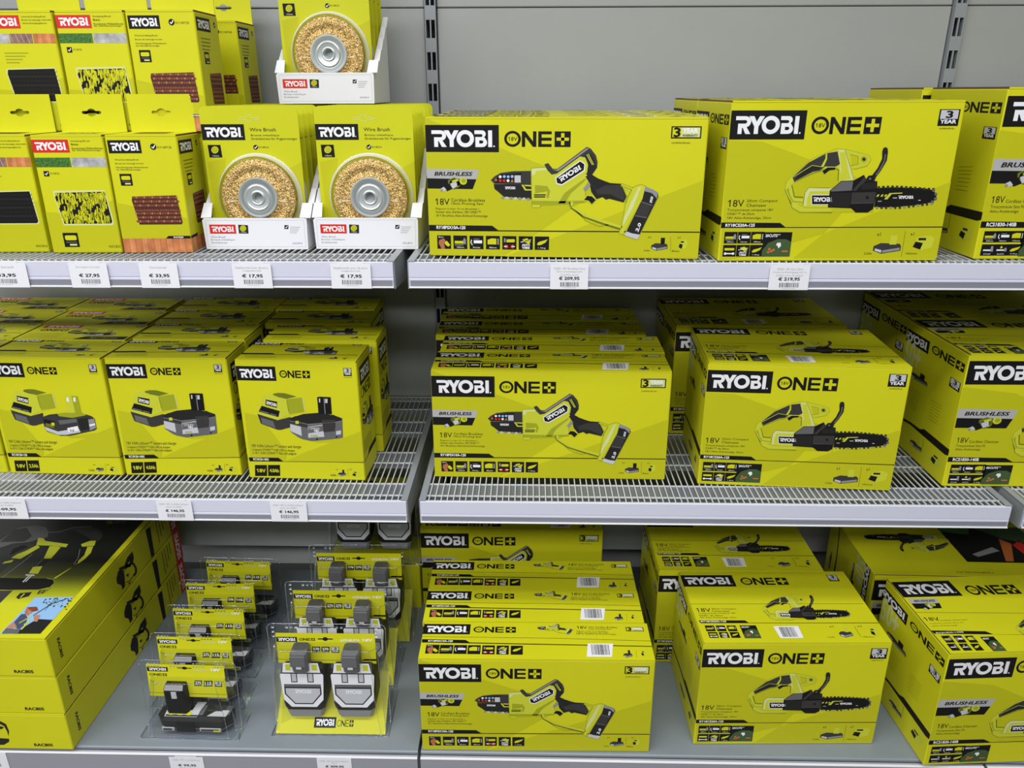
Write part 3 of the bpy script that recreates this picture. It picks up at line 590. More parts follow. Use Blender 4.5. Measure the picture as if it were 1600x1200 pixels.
def make_rc():
    f, fl, fp = front_rc(); t, tl = top_rc(); fr = frames('rc'); wd, h, d = DIM['rc']
    bk = Art(lambda p: (p[0]*wd/100, (100-p[1])*h/100))
    k = bk.fit((65,60,1525,690), (47,36,92,66)); pic_chainsaw(k, 2)                      # rear side: saw, garden photograph, ridge line
    bk.rect(3,22,48,80,'black',2); bk.poly([(3,80),(3,50),(18,60),(30,80)],'leaf',3); bk.poly([(8,24),(14,24),(16,50),(10,58)],'red',3); bk.poly([(16,52),(24,24),(28,24),(20,60)],'orange',3); bk.poly([(26,40),(40,30),(42,34),(28,46)],'grey',3); bk.poly([(30,80),(34,66),(48,70),(48,80)],'green',3)
    bk.line([(0,88),(100,88)],.5,'black'); bk.battery(70,90,76,97); bk.charger(85,90,90,97); bk.txt('ryobitools.eu',40,8,58,5,'soft_black')
    root = carton_body('rc').art(f, *fr['front']).art(side_art('rc'), *fr['left']).art(bk, *fr['back']).build('large_saw_carton')
    lid('rc', root).art(t, *fr['top']).art(tl, *fr['top']).build('lid_flap', root)
    piece(fl, 'rc', 'front', 'logo_panel', root); piece(fp, 'rc', 'front', 'product_picture', root)
    return root
# ---- battery and charger carton
def make_ch(kind):                                        # kind: big, flat or red
    fr = frames('ch'); big = kind == 'big'
    base = Art(homog([(365.6,563.4),(558.5,566),(571.7,751),(385.3,745.8)], .2198, .2344)); h3, z = base.view(300,440,3.8095), base.view(380,600,7.5)
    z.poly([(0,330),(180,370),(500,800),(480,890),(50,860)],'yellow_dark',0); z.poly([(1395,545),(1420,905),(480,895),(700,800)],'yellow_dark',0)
    h3.one(518,530,705,576); h3.badge(905,516,957,563); h3.txt('ryobitools.eu',908,574,958,568,'soft_black')
    a = '4.0Ah' if big else '2.5Ah'
    z.txt('18V %s Lithium+™ battery and charger' % a,75,742,668,710,'soft_black'); z.txt('1x batterie LITHIUM+™ %s (18V) et chargeur' % a,82,782,590,757,'soft_black'); z.txt('1x 18 V / %s LITHIUM+™ Akku und Ladegerät' % a,85,820,605,794,'soft_black')
    z.poly([(33,852),(390,857),(447,899),(1422,911),(1422,918),(45,898)],'black',1); z.txt('RC18120-140X' if big else 'RC18120-125',90,886,275,863,'white',True)
    for x, s_ in ((105,'18V'),(262,a)): z.rect(x,942,x+145,1072,'black',2); z.txt(s_,x+22,1028,x+128,988,'yellow',True)
    z.txt('x1',1080,1005,1102,988,'black'); z.txt(a,1015,1075,1085,1052,'black'); z.battery(1105,1000,1205,1080,not big); z.line([(1230,985),(1230,1080)],2,'soft_black'); z.txt('x1',1248,1005,1272,988,'black'); z.charger(1278,1015,1378,1085)
    lg = base.other().view(300,440,3.8095); lg.logo(258,506,502,592); sp = base.other().view(380,600,7.5); pic_charger(sp, big)
    tb = face_art('ch', (-.4133,1.2963,ZM,math.radians(-2.025)), 'top'); t = tb.view(360,520,6.6667); tl = tb.other().view(360,520,6.6667)
    if kind == 'red':
        u = Art(lambda p: (p[0]*.2198/100, (100-p[1])*.1005/100)); u.lift = .0002; tb = u; tl = u.other(); tl.logo(5,4,40,24,'red'); u.one(8,32,33,46,'yellow','soft_black'); pic_charger(u.fit((150,100,1175,660),(36,28,82,76)),False,2); u.poly([(52,98),(60,80),(98,80),(98,98)],'soft_black',1); u.txt('RC18120',66,93,90,85,'grey',True); u.badge(90,4,97,16)
        for i in range(4): u.line([(4,62+i*8),(36,62+i*8)],1.4,'lime_deep',1)
    else:
        tl.logo(240,101,530,131); t.one(545,104,755,126); pic_charger(t.fit((150,100,1175,660), (605,140,1092,235)), big, 2); t.poly([(120,212),(440,214),(468,226),(1325,233),(1322,237),(115,226)],'black',1); t.badge(1290,106,1362,133)
        t.battery(1035,254,1112,278,not big); t.charger(1178,260,1245,280)
        for i in range(3): t.line([(150,240+i*10),(480,242+i*10)],2,'lime_deep',1)
    r = Art(lambda p: (p[0]*.1005/100, (100-p[1])*.2344/100)); r.logo(14,7,88,22); r.one(16,24,84,33,slim=True); pic_charger(r.fit((150,100,1175,660),(10,38,94,62)), big, 2); r.line([(0,84),(100,84)],.7,'black'); r.poly([(30,84),(45,80),(100,80),(100,84)],'black',1)
    for i in range(6): r.line([(8,68+i*2),(70,68+i*2)],.5,'lime_deep',1)
    root = carton_body('ch').art(base, *fr['front']).art(r, *fr['right']).art(r, *fr['left']).build('charger_carton')
    lid('ch', root).art(tb, *fr['top']).art(tl, *fr['top']).build('lid_flap', root)
    piece(lg, 'ch', 'front', 'logo_panel', root); piece(sp, 'ch', 'front', 'product_picture', root)
    return root
# ---- roller brush cartons with a hang tab
def bristles(A, x0, y0, x1, y1, kind, L=2):
    rs = random.Random(3); B = A.fit((0,0,100,60), (x0,y0,x1,y1)); P = [(2,2),(95,0),(100,56),(97,60),(8,60),(0,10)]
    if kind == 'brown':
        B.poly(P,'brown_dark',L)
        for r in range(7):
            y = 4+r*8.2
            for i in range(17): B.disc(5+i*5.6+(r % 2)*2.2, y+(2 if r == 3 else 0), 2.7, ('brown','brown_light','brown')[(i+r) % 3] if r != 3 else 'brown', L+1, ry=2.6, n=6)
    elif kind == 'black':
        B.poly([(x+(-2 if x < 50 else 2), y+(-2 if y < 30 else 2)) for x, y in P],'pale_print',L-.4); B.poly(P,'black',L)
        for r in range(7):
            for i in range(14): B.line([(4+i*6.8,5+r*8),(7+i*6.8,8+r*8),(10+i*6.8,4.6+r*8)],.8,'dark_grey' if r % 2 else 'soft_black',L+1)
    else:
        B.poly([(-2,-2),(97,-3),(103,58),(100,63),(6,63),(-2,10)],'pale_print',L-.4); B.poly(P,'black',L)
        for i in range(420):
            x, y = rs.uniform(2,96), rs.uniform(1,58); ph = ((x*.9+y*.75) % 27)
            if ph > 9 or y < 20 or y > 42:
                a = rs.uniform(-1.5,1.5); B.poly([(x-1.2,y-4.5 if y > 5 else y-1),(x+1.2,y-4 if y > 5 else y-1),(x+1+a,min(60,y+4.5)),(x-1+a,min(60,y+4.5))], rs.choice(('yellow','yellow_dark','lime_dark','yellow')), L+1+(i % 3)*.3)
def planks(A, x0, y0, x1, y1, n, L=1):
    for i in range(n): A.rect(x0+(x1-x0)*i/n, y0, x0+(x1-x0)*(i+1)/n, y1, ('wood','wood_light')[i % 2], L)
    for i in range(1, n): x = x0+(x1-x0)*i/n; A.line([(x,y0),(x,y1)],(x1-x0)*.006,'wood_dark',L+1)
def roller_icon(A, x0, y0, x1, y1):
    B = A.fit((0,0,10,10), (x0,y0,x1,y1)); B.rect(0,0,10,10,'black',2); B.poly([(1.2,2.4),(2,1.8),(8,1.8),(8.8,2.4),(8.8,4.6),(8,5.2),(2,5.2),(1.2,4.6)],'yellow',3); B.line([(1.5,6.6),(8.5,6.6)],.3,'grey',3); B.rect(3.6,7.8,8.4,9,'pale_print',3)
def tick(A, x, y, r, square=False):
    (A.rect(x-r,y-r,x+r,y+r,'black',2) if square else A.disc(x,y,r,'black',2)); A.line([(x-r*.5,y),(x-r*.1,y+r*.5),(x+r*.6,y-r*.55)],r*.32,'white',3)
def make_wb(kind):                                        # wood, sweep or scrub
    fr = frames('wb'); wd, h, d = DIM['wb']
    a = Art(lambda p: (p[0]*wd/600, (1000-p[1])*h/1000)); lg = a.other(); sp = a.other(); r = Art(lambda p: (p[0]*d/530, (1000-p[1])*h/1000))
    if kind == 'wood':
        a.poly([(0,560),(600,700),(600,870),(0,870)],'yellow_dark',0); lg.logo(18,44,292,150); tick(a, 395,98,26); a.txt('RY18PCB',430,112,545,94,'lime_deep')
        for s_, x1, y in (('Wood Scrubbing Brush',255,212),('Brosse de récurage en bois',290,243),('Holz-Reinigungs-Walzenbürste',322,275),('für Oberflächenreiniger',262,294)): a.txt(s_,55,y,x1,y-15,'soft_black')
        roller_icon(a, 72,320,172,418); bristles(sp, 140,502,548,752,'brown'); planks(a, 3,874,597,996,11); a.poly([(380,876),(405,852),(597,852),(597,876)],'black',2); a.txt('RAC820',450,871,535,857,'white',True)
        r.logo(20,50,330,160); tick(r, 440,90,24); [r.line([(80,220+i*30),(300-i*12,220+i*30)],8,'lime_deep',1) for i in range(4)]; roller_icon(r,110,330,220,430); bristles(r,180,500,470,770,'brown'); planks(r,3,874,527,996,9); r.poly([(150,876),(180,852),(3,852),(3,876)],'black',2)
    else:
        a.poly([(0,640),(330,660),(600,540),(600,990),(0,990)],'yellow_dark',0); lg.logo(5,38,310,142,'red')
        if kind == 'sweep':
            for s_, x1, y in (('Sweeping Brush',492,58),('Balai',392,84),('Kunstrasen-Walzenbürste',588,116),('für Oberflächenreiniger',575,134)): a.txt(s_,332,y,x1,y-15,'soft_black')
            a.rect(5,184,300,262,'green',1); a.rect(308,184,597,262,'pale_wood',1); [a.line([(310,190+i*14),(590,196+i*13)],2,'grey',2) for i in range(5)]
            bristles(sp, 110,468,560,742,'yellow'); roller_icon(a, 110,820,240,945); a.txt('RAC823',495,952,592,932,'soft_black'); tick(a, 78,316,22,True); a.txt('RY18PCB',112,322,185,306,'lime_deep')
        else:
            for s_, x1, y in (('Universal Scrubbing Brush',545,58),('Brosse de nettoyage universelle',590,84),('Universalreinigungsbürste',545,110)): a.txt(s_,332,y,x1,y-15,'soft_black')
            a.rect(5,184,190,262,'pale_wood',1); a.rect(196,184,395,262,'brick',1); planks(a,402,184,597,262,5); [a.line([(200+i*48,186),(220+i*48,260)],3,'light_grey',2) for i in range(4)]
            bristles(sp, 110,468,560,742,'black'); a.txt('RAC816',495,952,592,932,'soft_black'); [a.line([(120,340+i*26),(330-i*30,340+i*26)],8,'lime_dark',1) for i in range(4)]
        r.logo(150,38,520,142,'red'); r.rect(360,184,520,220,'black',1)
    tp = Art(lambda p: (p[0]*wd/100, (100-p[1])*d/100)); bristles(tp, 25,25,75,70,{'wood':'brown','sweep':'yellow','scrub':'black'}[kind])
    root = carton_body('wb').art(a, *fr['front']).art(r, *fr['right']).art(r, *fr['left']).build('brush_carton')
    lid('wb', root).art(tp, *fr['top']).build('lid_flap', root)
    piece(lg, 'wb', 'front', 'logo_panel', root); piece(sp, 'wb', 'front', 'product_picture', root)
    # hang tab: board standing up from the rear edge, with a euro hole
    b = MB(); x0, x1, z0, z1 = -wd/2+.002, wd/2-.002, h-.002, h+.06; y0, y1 = d-.0022, d-.0004
    hole = [(-.0165,.031),(-.0145,.0285),(-.007,.0285),(-.005,.026),(0,.0245),(.005,.026),(.007,.0285),(.0145,.0285),(.0165,.031),(.0145,.0335),(.007,.0335),(.005,.036),(0,.0375),(-.005,.036),(-.007,.0335),(-.0145,.0335)]
    hole = [(x, h+z) for x, z in hole]; lo = hole[0:9]; hi = [hole[8]]+hole[9:]+[hole[0]]
    for y, flip in ((y0, False), (y1, True)):
        A1 = [(x0,z0),(x1,z0),(x1,hole[8][1])]+lo[::-1]+[(x0,hole[0][1])]; A2 = [(x1,z1),(x0,z1),(x0,hole[0][1])]+hi[::-1]+[(x1,hole[8][1])]
        for q in (A1, A2):
            q = q[::-1] if flip else q; b.add([(x,y,z) for x, z in q], [tuple(range(len(q)))], 'yellow')
    for ring, rev in (([(x0,z0),(x1,z0),(x1,z1),(x0,z1)], False), (hole, True)):
        n = len(ring)
        for i in range(n):
            (xa,za), (xb,zb) = ring[i], ring[(i+1) % n]; f = (0,1,2,3) if not rev else (3,2,1,0)
            b.add([(xa,y0,za),(xa,y1,za),(xb,y1,zb),(xb,y0,zb)], [f[::-1]], 'yellow')
    b.build('hang_tab', root)
    return root

# ------------------------------------------------------------------ the room
def struct(o): o['kind'] = 'structure'; return o
struct(MB().box(-5,5,-5,2.1,-.05,0,'floor_tile').build('floor'))
struct(MB().box(-5,5,-5,2.1,2.9,2.95,'ceiling_paint').build('ceiling'))
struct(MB().box(-5,5,2.02,2.1,0,2.9,'wall_paint').build('wall_back'))
def at(o, x, y, z, rz=0.0): o.location = (x, y, z+CZ+(.0003 if z else 0)); o.rotation_euler = (0, 0, rz); return o

# ------------------------------------------------------------------ shelving
XL, XR, XE = -.204, .858, 1.62                           # bay joints and the far end of the third bay
BAYS = [('left bay', -1.27, XL), ('middle bay', XL, XR), ('far right bay', XR, XE)]
LIP = 1.219
PZ = [-1.33, -1.115, -.69, -.265, .16, .585]
PN = ['behind the bottom shelf', 'between bottom and middle shelf', 'behind the cartons of the middle shelf', 'behind the cartons of the top shelf', 'along the very top']
for bn, x0, x1 in BAYS:
    for k in range(5):
        if k == 0: continue
        p = MB().box(x0+.013, x1-.013, 1.75, 1.768, PZ[k]+.0009, PZ[k+1]-.0009, 'panel_paint', .0016).build('back_panel'); at(p, 0, 0, 0)
        tag(p, 'grey steel back panel of the %s, %s' % (bn, PN[k]), 'back panel', 'steel back panels')
def upright(xc, label):
    t = empty('slotted_upright'); at(t, 0, 0, 0); tag(t, label, 'upright', 'slotted shelf uprights')
    b = MB(); hw = .0112
    b.box(xc-hw, xc-hw+.0022, 1.738, 1.742, -1.345, .62, 'shelf_paint'); b.box(xc+hw-.0022, xc+hw, 1.738, 1.742, -1.345, .62, 'shelf_paint')
    z = -1.345+.03
    while z < .60:
        b.box(xc-hw+.0022, xc+hw-.0022, 1.738, 1.742, z, z+.0265, 'shelf_paint')
        b.box(xc-.0014, xc+.0014, 1.7385, 1.742, z+.0265, z+.0605, 'shelf_paint'); z += .0605
    b.box(xc-hw, xc-hw+.002, 1.742, 1.79, -1.345, .62, 'shelf_paint'); b.box(xc+hw-.002, xc+hw, 1.742, 1.79, -1.345, .62, 'shelf_paint')
    b.build('slotted_face', t); MB().box(xc-hw, xc+hw, 1.786, 1.79, -1.345, .62, 'slot_shade').build('slot_shade_backing', t)  # added backing sheet, its colour paints the shade seen through the slots
upright(XL, 'slotted steel upright between the left and middle bays'); upright(XR, 'slotted steel upright at the right end of the middle bay')
def rail_profile(y, z):
    return [(y+.004,z-.002), (y,z-.003), (y,z-.0262), (y+.0012,z-.0268), (y+.0012,z-.0275), (y,z-.0281), (y-.0004,z-.0305), (y+.0008,z-.0412), (y+.004,z-.0425)]
def wire_shelf(bn, lvl, x0, x1, zd):
    t = empty('wire_shelf'); at(t, 0, 0, 0); tag(t, '%s wire shelf of the %s with a plastic price rail' % (lvl, bn), 'shelf', 'wire shelves')
    a, e = x0+.0125, x1-.0125; b = MB()
    n = int((e-a-.03)/.0109); s = (e-a-.03)/n
    for i in range(n+1):
        x = a+.015+i*s; b.box(x-.00085, x+.00085, LIP+.004, 1.728, zd-.002, zd, 'wire_paint')
    for y in (1.2235, 1.243, 1.287, 1.374, 1.421, 1.52, 1.576, 1.65, 1.70, 1.726): b.box(a+.008, e-.008, y-.0012, y+.0012, zd-.0044, zd-.002, 'wire_paint')
    b.build('wire_deck', t)
    c = MB()
    for y0, y1 in ((1.245,1.285), (1.376,1.419), (1.522,1.574), (1.652,1.698)): c.box(a+.004, e-.004, y0, y1, zd-.016, zd-.0046, 'channel_paint')
    c.build('cross_channel', t)
    r = MB().prism(rail_profile(LIP, zd), a, e, 'rail_plastic')
    r.prism([(LIP-.0008,zd-.0312), (LIP+.0003,zd-.0405), (LIP+.0009,zd-.0409), (LIP-.0002,zd-.0316)], a+.002, e-.002, 'rail_dark_reflection')  # strip painted dark in place of the reflection on the lower band
    r.build('price_rail', t)
    MB().prism([(LIP-.0002+.0020*math.cos(q*math.pi/4), zd-.0428+.0016*math.sin(q*math.pi/4)) for q in range(8)], a, e, 'rail_bead').build('rail_edge', t)
    for xb, sd in ((a-.0022, 1), (e+.0004, -1)):
        q = MB(); q.prism([(LIP+.003,zd-.001), (1.735,zd-.001), (1.735,zd-.085), (1.60,zd-.075), (LIP+.003,zd-.046)], xb, xb+.0018, 'shelf_paint')
        xa = xb if sd > 0 else xb-.010; q.box(xa, xa+.0118, LIP+.002, 1.735, zd-.0016, zd-.0002, 'shelf_paint'); q.build('end_bracket', t)
for bn, x0, x1 in BAYS:
    wire_shelf(bn, 'top', x0, x1, ZT); wire_shelf(bn, 'middle', x0, x1, ZM)
def base_shelf(bn, x0, x1):
    t = empty('base_shelf'); at(t, 0, 0, 0); tag(t, 'solid grey steel bottom shelf of the %s' % bn, 'shelf', 'bottom shelves')
    a, e = x0+.003, x1-.003
    MB().prism([(1.14,ZL-.002), (1.142,ZL), (1.735,ZL), (1.735,ZL-.02), (1.146,ZL-.02), (1.146,ZL-.007), (1.14,ZL-.006)], a, e, 'deck_paint').build('deck_plate', t)
    MB().prism([(1.139,ZL-.0075), (1.133,ZL-.0085), (1.1315,ZL-.012), (1.131,ZL-.055), (1.139,ZL-.058)], a, e, 'base_rail').build('price_rail', t)
    MB().prism([(1.1335+.003*math.cos(q*math.pi/4), ZL-.0095+.0022*math.sin(q*math.pi/4)) for q in range(8)], a, e, 'rail_bead').build('rail_edge', t)
    MB().box(a, e, 1.17, 1.18, -1.345, ZL-.02, 'shelf_paint').build('kick_plate', t)
for bn, x0, x1 in BAYS: base_shelf(bn, x0, x1)

# ------------------------------------------------------------------ price labels
def price_label(x0, x1, z_top, y, lines, price, label, ht=.040, tilt=0):
    wd = x1-x0; b = MB(); b.prism([(0,0),(wd,0),(wd,ht),(wd*.83,ht),(wd*.82,ht+.0022),(wd*.18,ht+.0022),(wd*.17,ht),(0,ht)], 0, .0006, 'card_white', axis='y')
    A = Art(lambda p: (p[0]*wd/100, (66-p[1])*ht/66)); A.lift = .0001; n = len(lines); y0 = 8
    for i, s in enumerate(lines): k = min(84, len(s)*3.6); A.txt(s, 50-k/2, y0+6+i*8.5, 50+k/2, y0+i*8.5, 'silver', L=1)
    yy = 27 if n < 3 else 31
    A.txt(price, 23, yy+12, 77, yy+1, 'soft_black', True, L=1); A.barcode(27, yy+16, 78, yy+28, 1, 'mid_grey', False); A.line([(34,yy+31),(68,yy+31)],1,'light_grey',1)
    b.art(A, (0,0,0), (1,0,0), (0,0,1)); o = b.build('price_label'); o.location = (x0, y, z_top-ht+CZ); o.rotation_euler = (0, tilt, 0)
    tag(o, label, 'price label', 'shelf price labels'); return o
YL = LIP-.0034
for x0, x1, ls, pr_, lb in ((-.8870,-.8048,['Schrob borstel'],'€ 33,95','white price label under the black brush carton, cut by the left edge'),
        (-.7356,-.6737,['Kunstgras borstel'],'€ 27,95','white price label € 27,95 under the sweeping brush carton'),
        (-.6223,-.5606,['Hout borstel'],'€ 33,95','white price label € 33,95 under the wooden-deck brush carton'),
        (-.4726,-.4103,['Staalborstel voor de accu','voegenborstel'],'€ 17,95','white price label € 17,95 under the left wire brush tray'),
        (-.3155,-.2515,['Staalborstel voor de accu','voegenborstel'],'€ 17,95','white price label € 17,95 under the right wire brush tray'),
        (.0331,.0932,['ONE+ 18V Brushless Accu','10cm snoeizaag (met','1x2.0Ah accu)'],'€ 209,95','white price label € 209,95 under the pruning saw carton'),
        (.3773,.4397,['ONE+ 18V Accu 20cm','Compacte Kettingzaag met 1x','2.5Ah accu & lader)'],'€ 219,95','white price label € 219,95 under the compact chainsaw carton')):
    price_label(x0, x1, ZT-.004, YL, ls, pr_, lb)
for x0, x1, ls, pr_, lb in ((-.9860,-.9015,['ONE+ 18V 1x 2.5Ah Lithium+','accu en lader'],'€ 109,95','white price label on the middle rail, cut by the left edge'),
        (-.6641,-.6008,['ONE+ 18V 1x 4.0Ah Lithium+','accu en lader'],'€ 146,95','white price label € 146,95 on the middle rail, left one of two'),
        (-.4596,-.3944,['ONE+ 18V 1x 4.0Ah Lithium+','accu en lader'],'€ 146,95','white price label € 146,95 on the middle rail, right one of two')):
    price_label(x0, x1, ZM-.003, YL, ls, pr_, lb)
price_label(-.6834,-.6178,ZL-.0135,1.1302,['ONE+ 18V 1x 2.5Ah Accu'],'€ 99,95','white price label on the bottom rail below the single battery packs')
price_label(-.399,-.333,ZL-.0105,1.1302,['ONE+ 18V 2x 5.0Ah Lithium+','Accu'],'€ 309,95','white price label on the bottom rail below the twin battery packs')
price_label(-1.064,-.999,ZL-.0105,1.1302,['Draagharnas'],'€ 59,95','white price label on the bottom rail at the very left edge, mostly cut off')

# ------------------------------------------------------------------ cartons on the shelves
ORD = ['front', 'second', 'third', 'rearmost']
def run(make, spots, cat, grp):
    root = None
    for (x, y, z, yaw, label) in spots:
        o = make if root is None else dup(make); root = make
        at(o, x, y, z, math.radians(yaw)); tag(o, label, cat, grp)
psx = make_psx()
S = [(.0524,1.2467,ZT,-3.655,'yellow pruning saw carton at the front of the top shelf')]
S += [(.0560,1.3545,ZT,-3.3,'yellow pruning saw carton on the top shelf, second from the front'), (.0570,1.4625,ZT,-3.0,'yellow pruning saw carton on the top shelf, third from the front'), (.0545,1.5705,ZT,-3.2,'yellow pruning saw carton rearmost on the top shelf')]
S += [(.0395,1.308,ZM,-.70,'yellow pruning saw carton at the front of the middle shelf'), (.0440,1.4155,ZM,-.3,'yellow pruning saw carton on the middle shelf, second from the front'), (.0240,1.524,ZM,-.3,'yellow pruning saw carton on the middle shelf, third from the front'), (.0215,1.633,ZM,-.1,'yellow pruning saw carton rearmost on the middle shelf')]
S += [(.0172,1.1457,ZL,.48,'yellow pruning saw carton at the front of the bottom shelf'), (.0119,1.2515,ZL,.55,'yellow pruning saw carton on the bottom shelf, second from the front'), (.0102,1.3575,ZL,.43,'yellow pruning saw carton on the bottom shelf, third from the front'), (-.0385,1.592,ZL,.2,'yellow pruning saw carton standing apart at the back of the bottom shelf')]
run(psx, S, 'carton', 'pruning saw cartons')
cs = make_cs()
S = [(.4673,1.2258,ZT,1.265,'yellow compact chainsaw carton at the front of the top shelf'), (.4640,1.457,ZT,.4,'yellow compact chainsaw carton behind another on the top shelf'),
     (.4840,1.2804,ZM,-3.48,'yellow compact chainsaw carton at the front of the middle shelf'), (.4685,1.5205,ZM,.8,'yellow compact chainsaw carton at the back of the middle shelf'),
     (.4923,1.1721,ZL,1.363,'yellow compact chainsaw carton with wrinkled lid at the front of the bottom shelf'), (.4475,1.400,ZL,.6,'yellow compact chainsaw carton at the back of the bottom shelf')]
run(cs, S, 'carton', 'compact chainsaw cartons')
rc = make_rc(); a = .01
S = [(.9125,1.2453,ZT,1.117,'large yellow chainsaw carton at the right end of the top shelf, front'), (.8960,1.474,ZT,.4,'large yellow chainsaw carton at the back right of the top shelf'),
     (.9683,1.2911,ZM,.315,'large yellow chainsaw carton at the right end of the middle shelf, front'), (.9700,1.518,ZM,.2,'large yellow chainsaw carton at the back right of the middle shelf'),
     (.9475,1.1400,ZL,3.748,'large yellow chainsaw carton upright at the front right of the bottom shelf')]
run(rc, S, 'carton', 'large chainsaw cartons')
o = dup(rc); o.rotation_euler = (math.radians(90), 0, math.radians(-1.0)); o.location = (.943, 1.405+.2552, ZL+CZ)
tag(o, 'large yellow chainsaw carton lying on its face at the back right of the bottom shelf', 'carton', 'large chainsaw cartons')

big = make_ch('big'); flat = make_ch('flat'); red = make_ch('red')
W2 = .1099
S = [(-.4133,1.2963,ZM,-2.025,'yellow battery and charger carton at the front of the right-hand row'), (-.4010,1.4185,ZM,-.5,'battery and charger carton second in the right-hand row, pushed to the right'), (-.4330,1.5300,ZM,-.4,'battery and charger carton third in the right-hand row'), (-.4460,1.6420,ZM,-.3,'battery and charger carton rearmost in the right-hand row'),
     (-.6506,1.3077,ZM,.69,'4.0Ah battery and charger carton at the front of the second row from the right'), (-.6560,1.4230,ZM,-.3,'battery and charger carton second in the second row from the right'), (-.6620,1.5300,ZM,-.3,'battery and charger carton third in the second row from the right'), (-.6660,1.6380,ZM,-.2,'battery and charger carton rearmost in the second row from the right')]
run(big, S, 'carton', 'battery and charger cartons')
S = [(-.8757,1.3077,ZM,-1.676,'2.5Ah battery and charger carton at the front with a lime battery stem pictured'), (-1.1010,1.3130,ZM,-.6,'battery and charger carton at the front, cut by the left edge'), (-1.1060,1.4210,ZM,-.3,'battery and charger carton with black logo, second in the leftmost row')]
run(flat, S, 'carton', 'flat battery and charger cartons')
S = [(-.8835,1.4150,ZM,-.4,'red-logo charger carton directly behind the 2.5Ah front carton'), (-.8910,1.5190,ZM,-.3,'red-logo charger carton third in the row of the 2.5Ah front carton'), (-.9015,1.6310,ZM,-.2,'red-logo charger carton rearmost in the row of the 2.5Ah front carton'),
     (-1.1130,1.5270,ZM,-.2,'red-logo charger carton third in the leftmost row'), (-1.1240,1.6360,ZM,-.2,'red-logo charger carton rearmost in the leftmost row')]
run(red, S, 'carton', 'red-logo charger cartons')

wood = make_wb('wood'); sweep = make_wb('sweep'); scrub = make_wb('scrub'); H1 = ZT+.1877
S = [(-.6169,1.2801,ZT,2.67,'wooden-deck brush carton at the front of the top shelf, below another'), (-.6130,1.3880,ZT,.5,'wooden-deck brush carton hidden second in the lower tier'), (-.6150,1.4925,ZT,.3,'wooden-deck brush carton third in the lower tier, only its tab showing'), (-.6100,1.6030,ZT,0,'wooden-deck brush carton rearmost in the lower tier'),
     (-.6013,1.3800,H1,.25,'wooden-deck brush carton stacked on top, front of the upper tier'), (-.6080,1.5930,H1,-.5,'wooden-deck brush carton stacked on top at the back, beside the wire brush tray')]
run(wood, S, 'carton', 'wooden-deck brush cartons')
S = [(-.7334,1.2750,ZT,2.58,'sweeping brush carton with yellow bristles on the top shelf, lower tier'), (-.7320,1.3900,ZT,.3,'sweeping brush carton hidden behind the lower front one'), (-.7180,1.3810,H1,.15,'sweeping brush carton with yellow bristles stacked in the upper tier')]
run(sweep, S, 'carton', 'sweeping brush cartons')
S = [(-.8580,1.2780,ZT,2.4,'black bristle brush carton on the top shelf, lower tier, cut by the left edge'), (-.8560,1.3920,ZT,.3,'black bristle brush carton hidden behind the lower front one'), (-.8365,1.3820,H1,.15,'black bristle brush carton in the upper tier, cut by the left edge')]
run(scrub, S, 'carton', 'black bristle brush cartons')

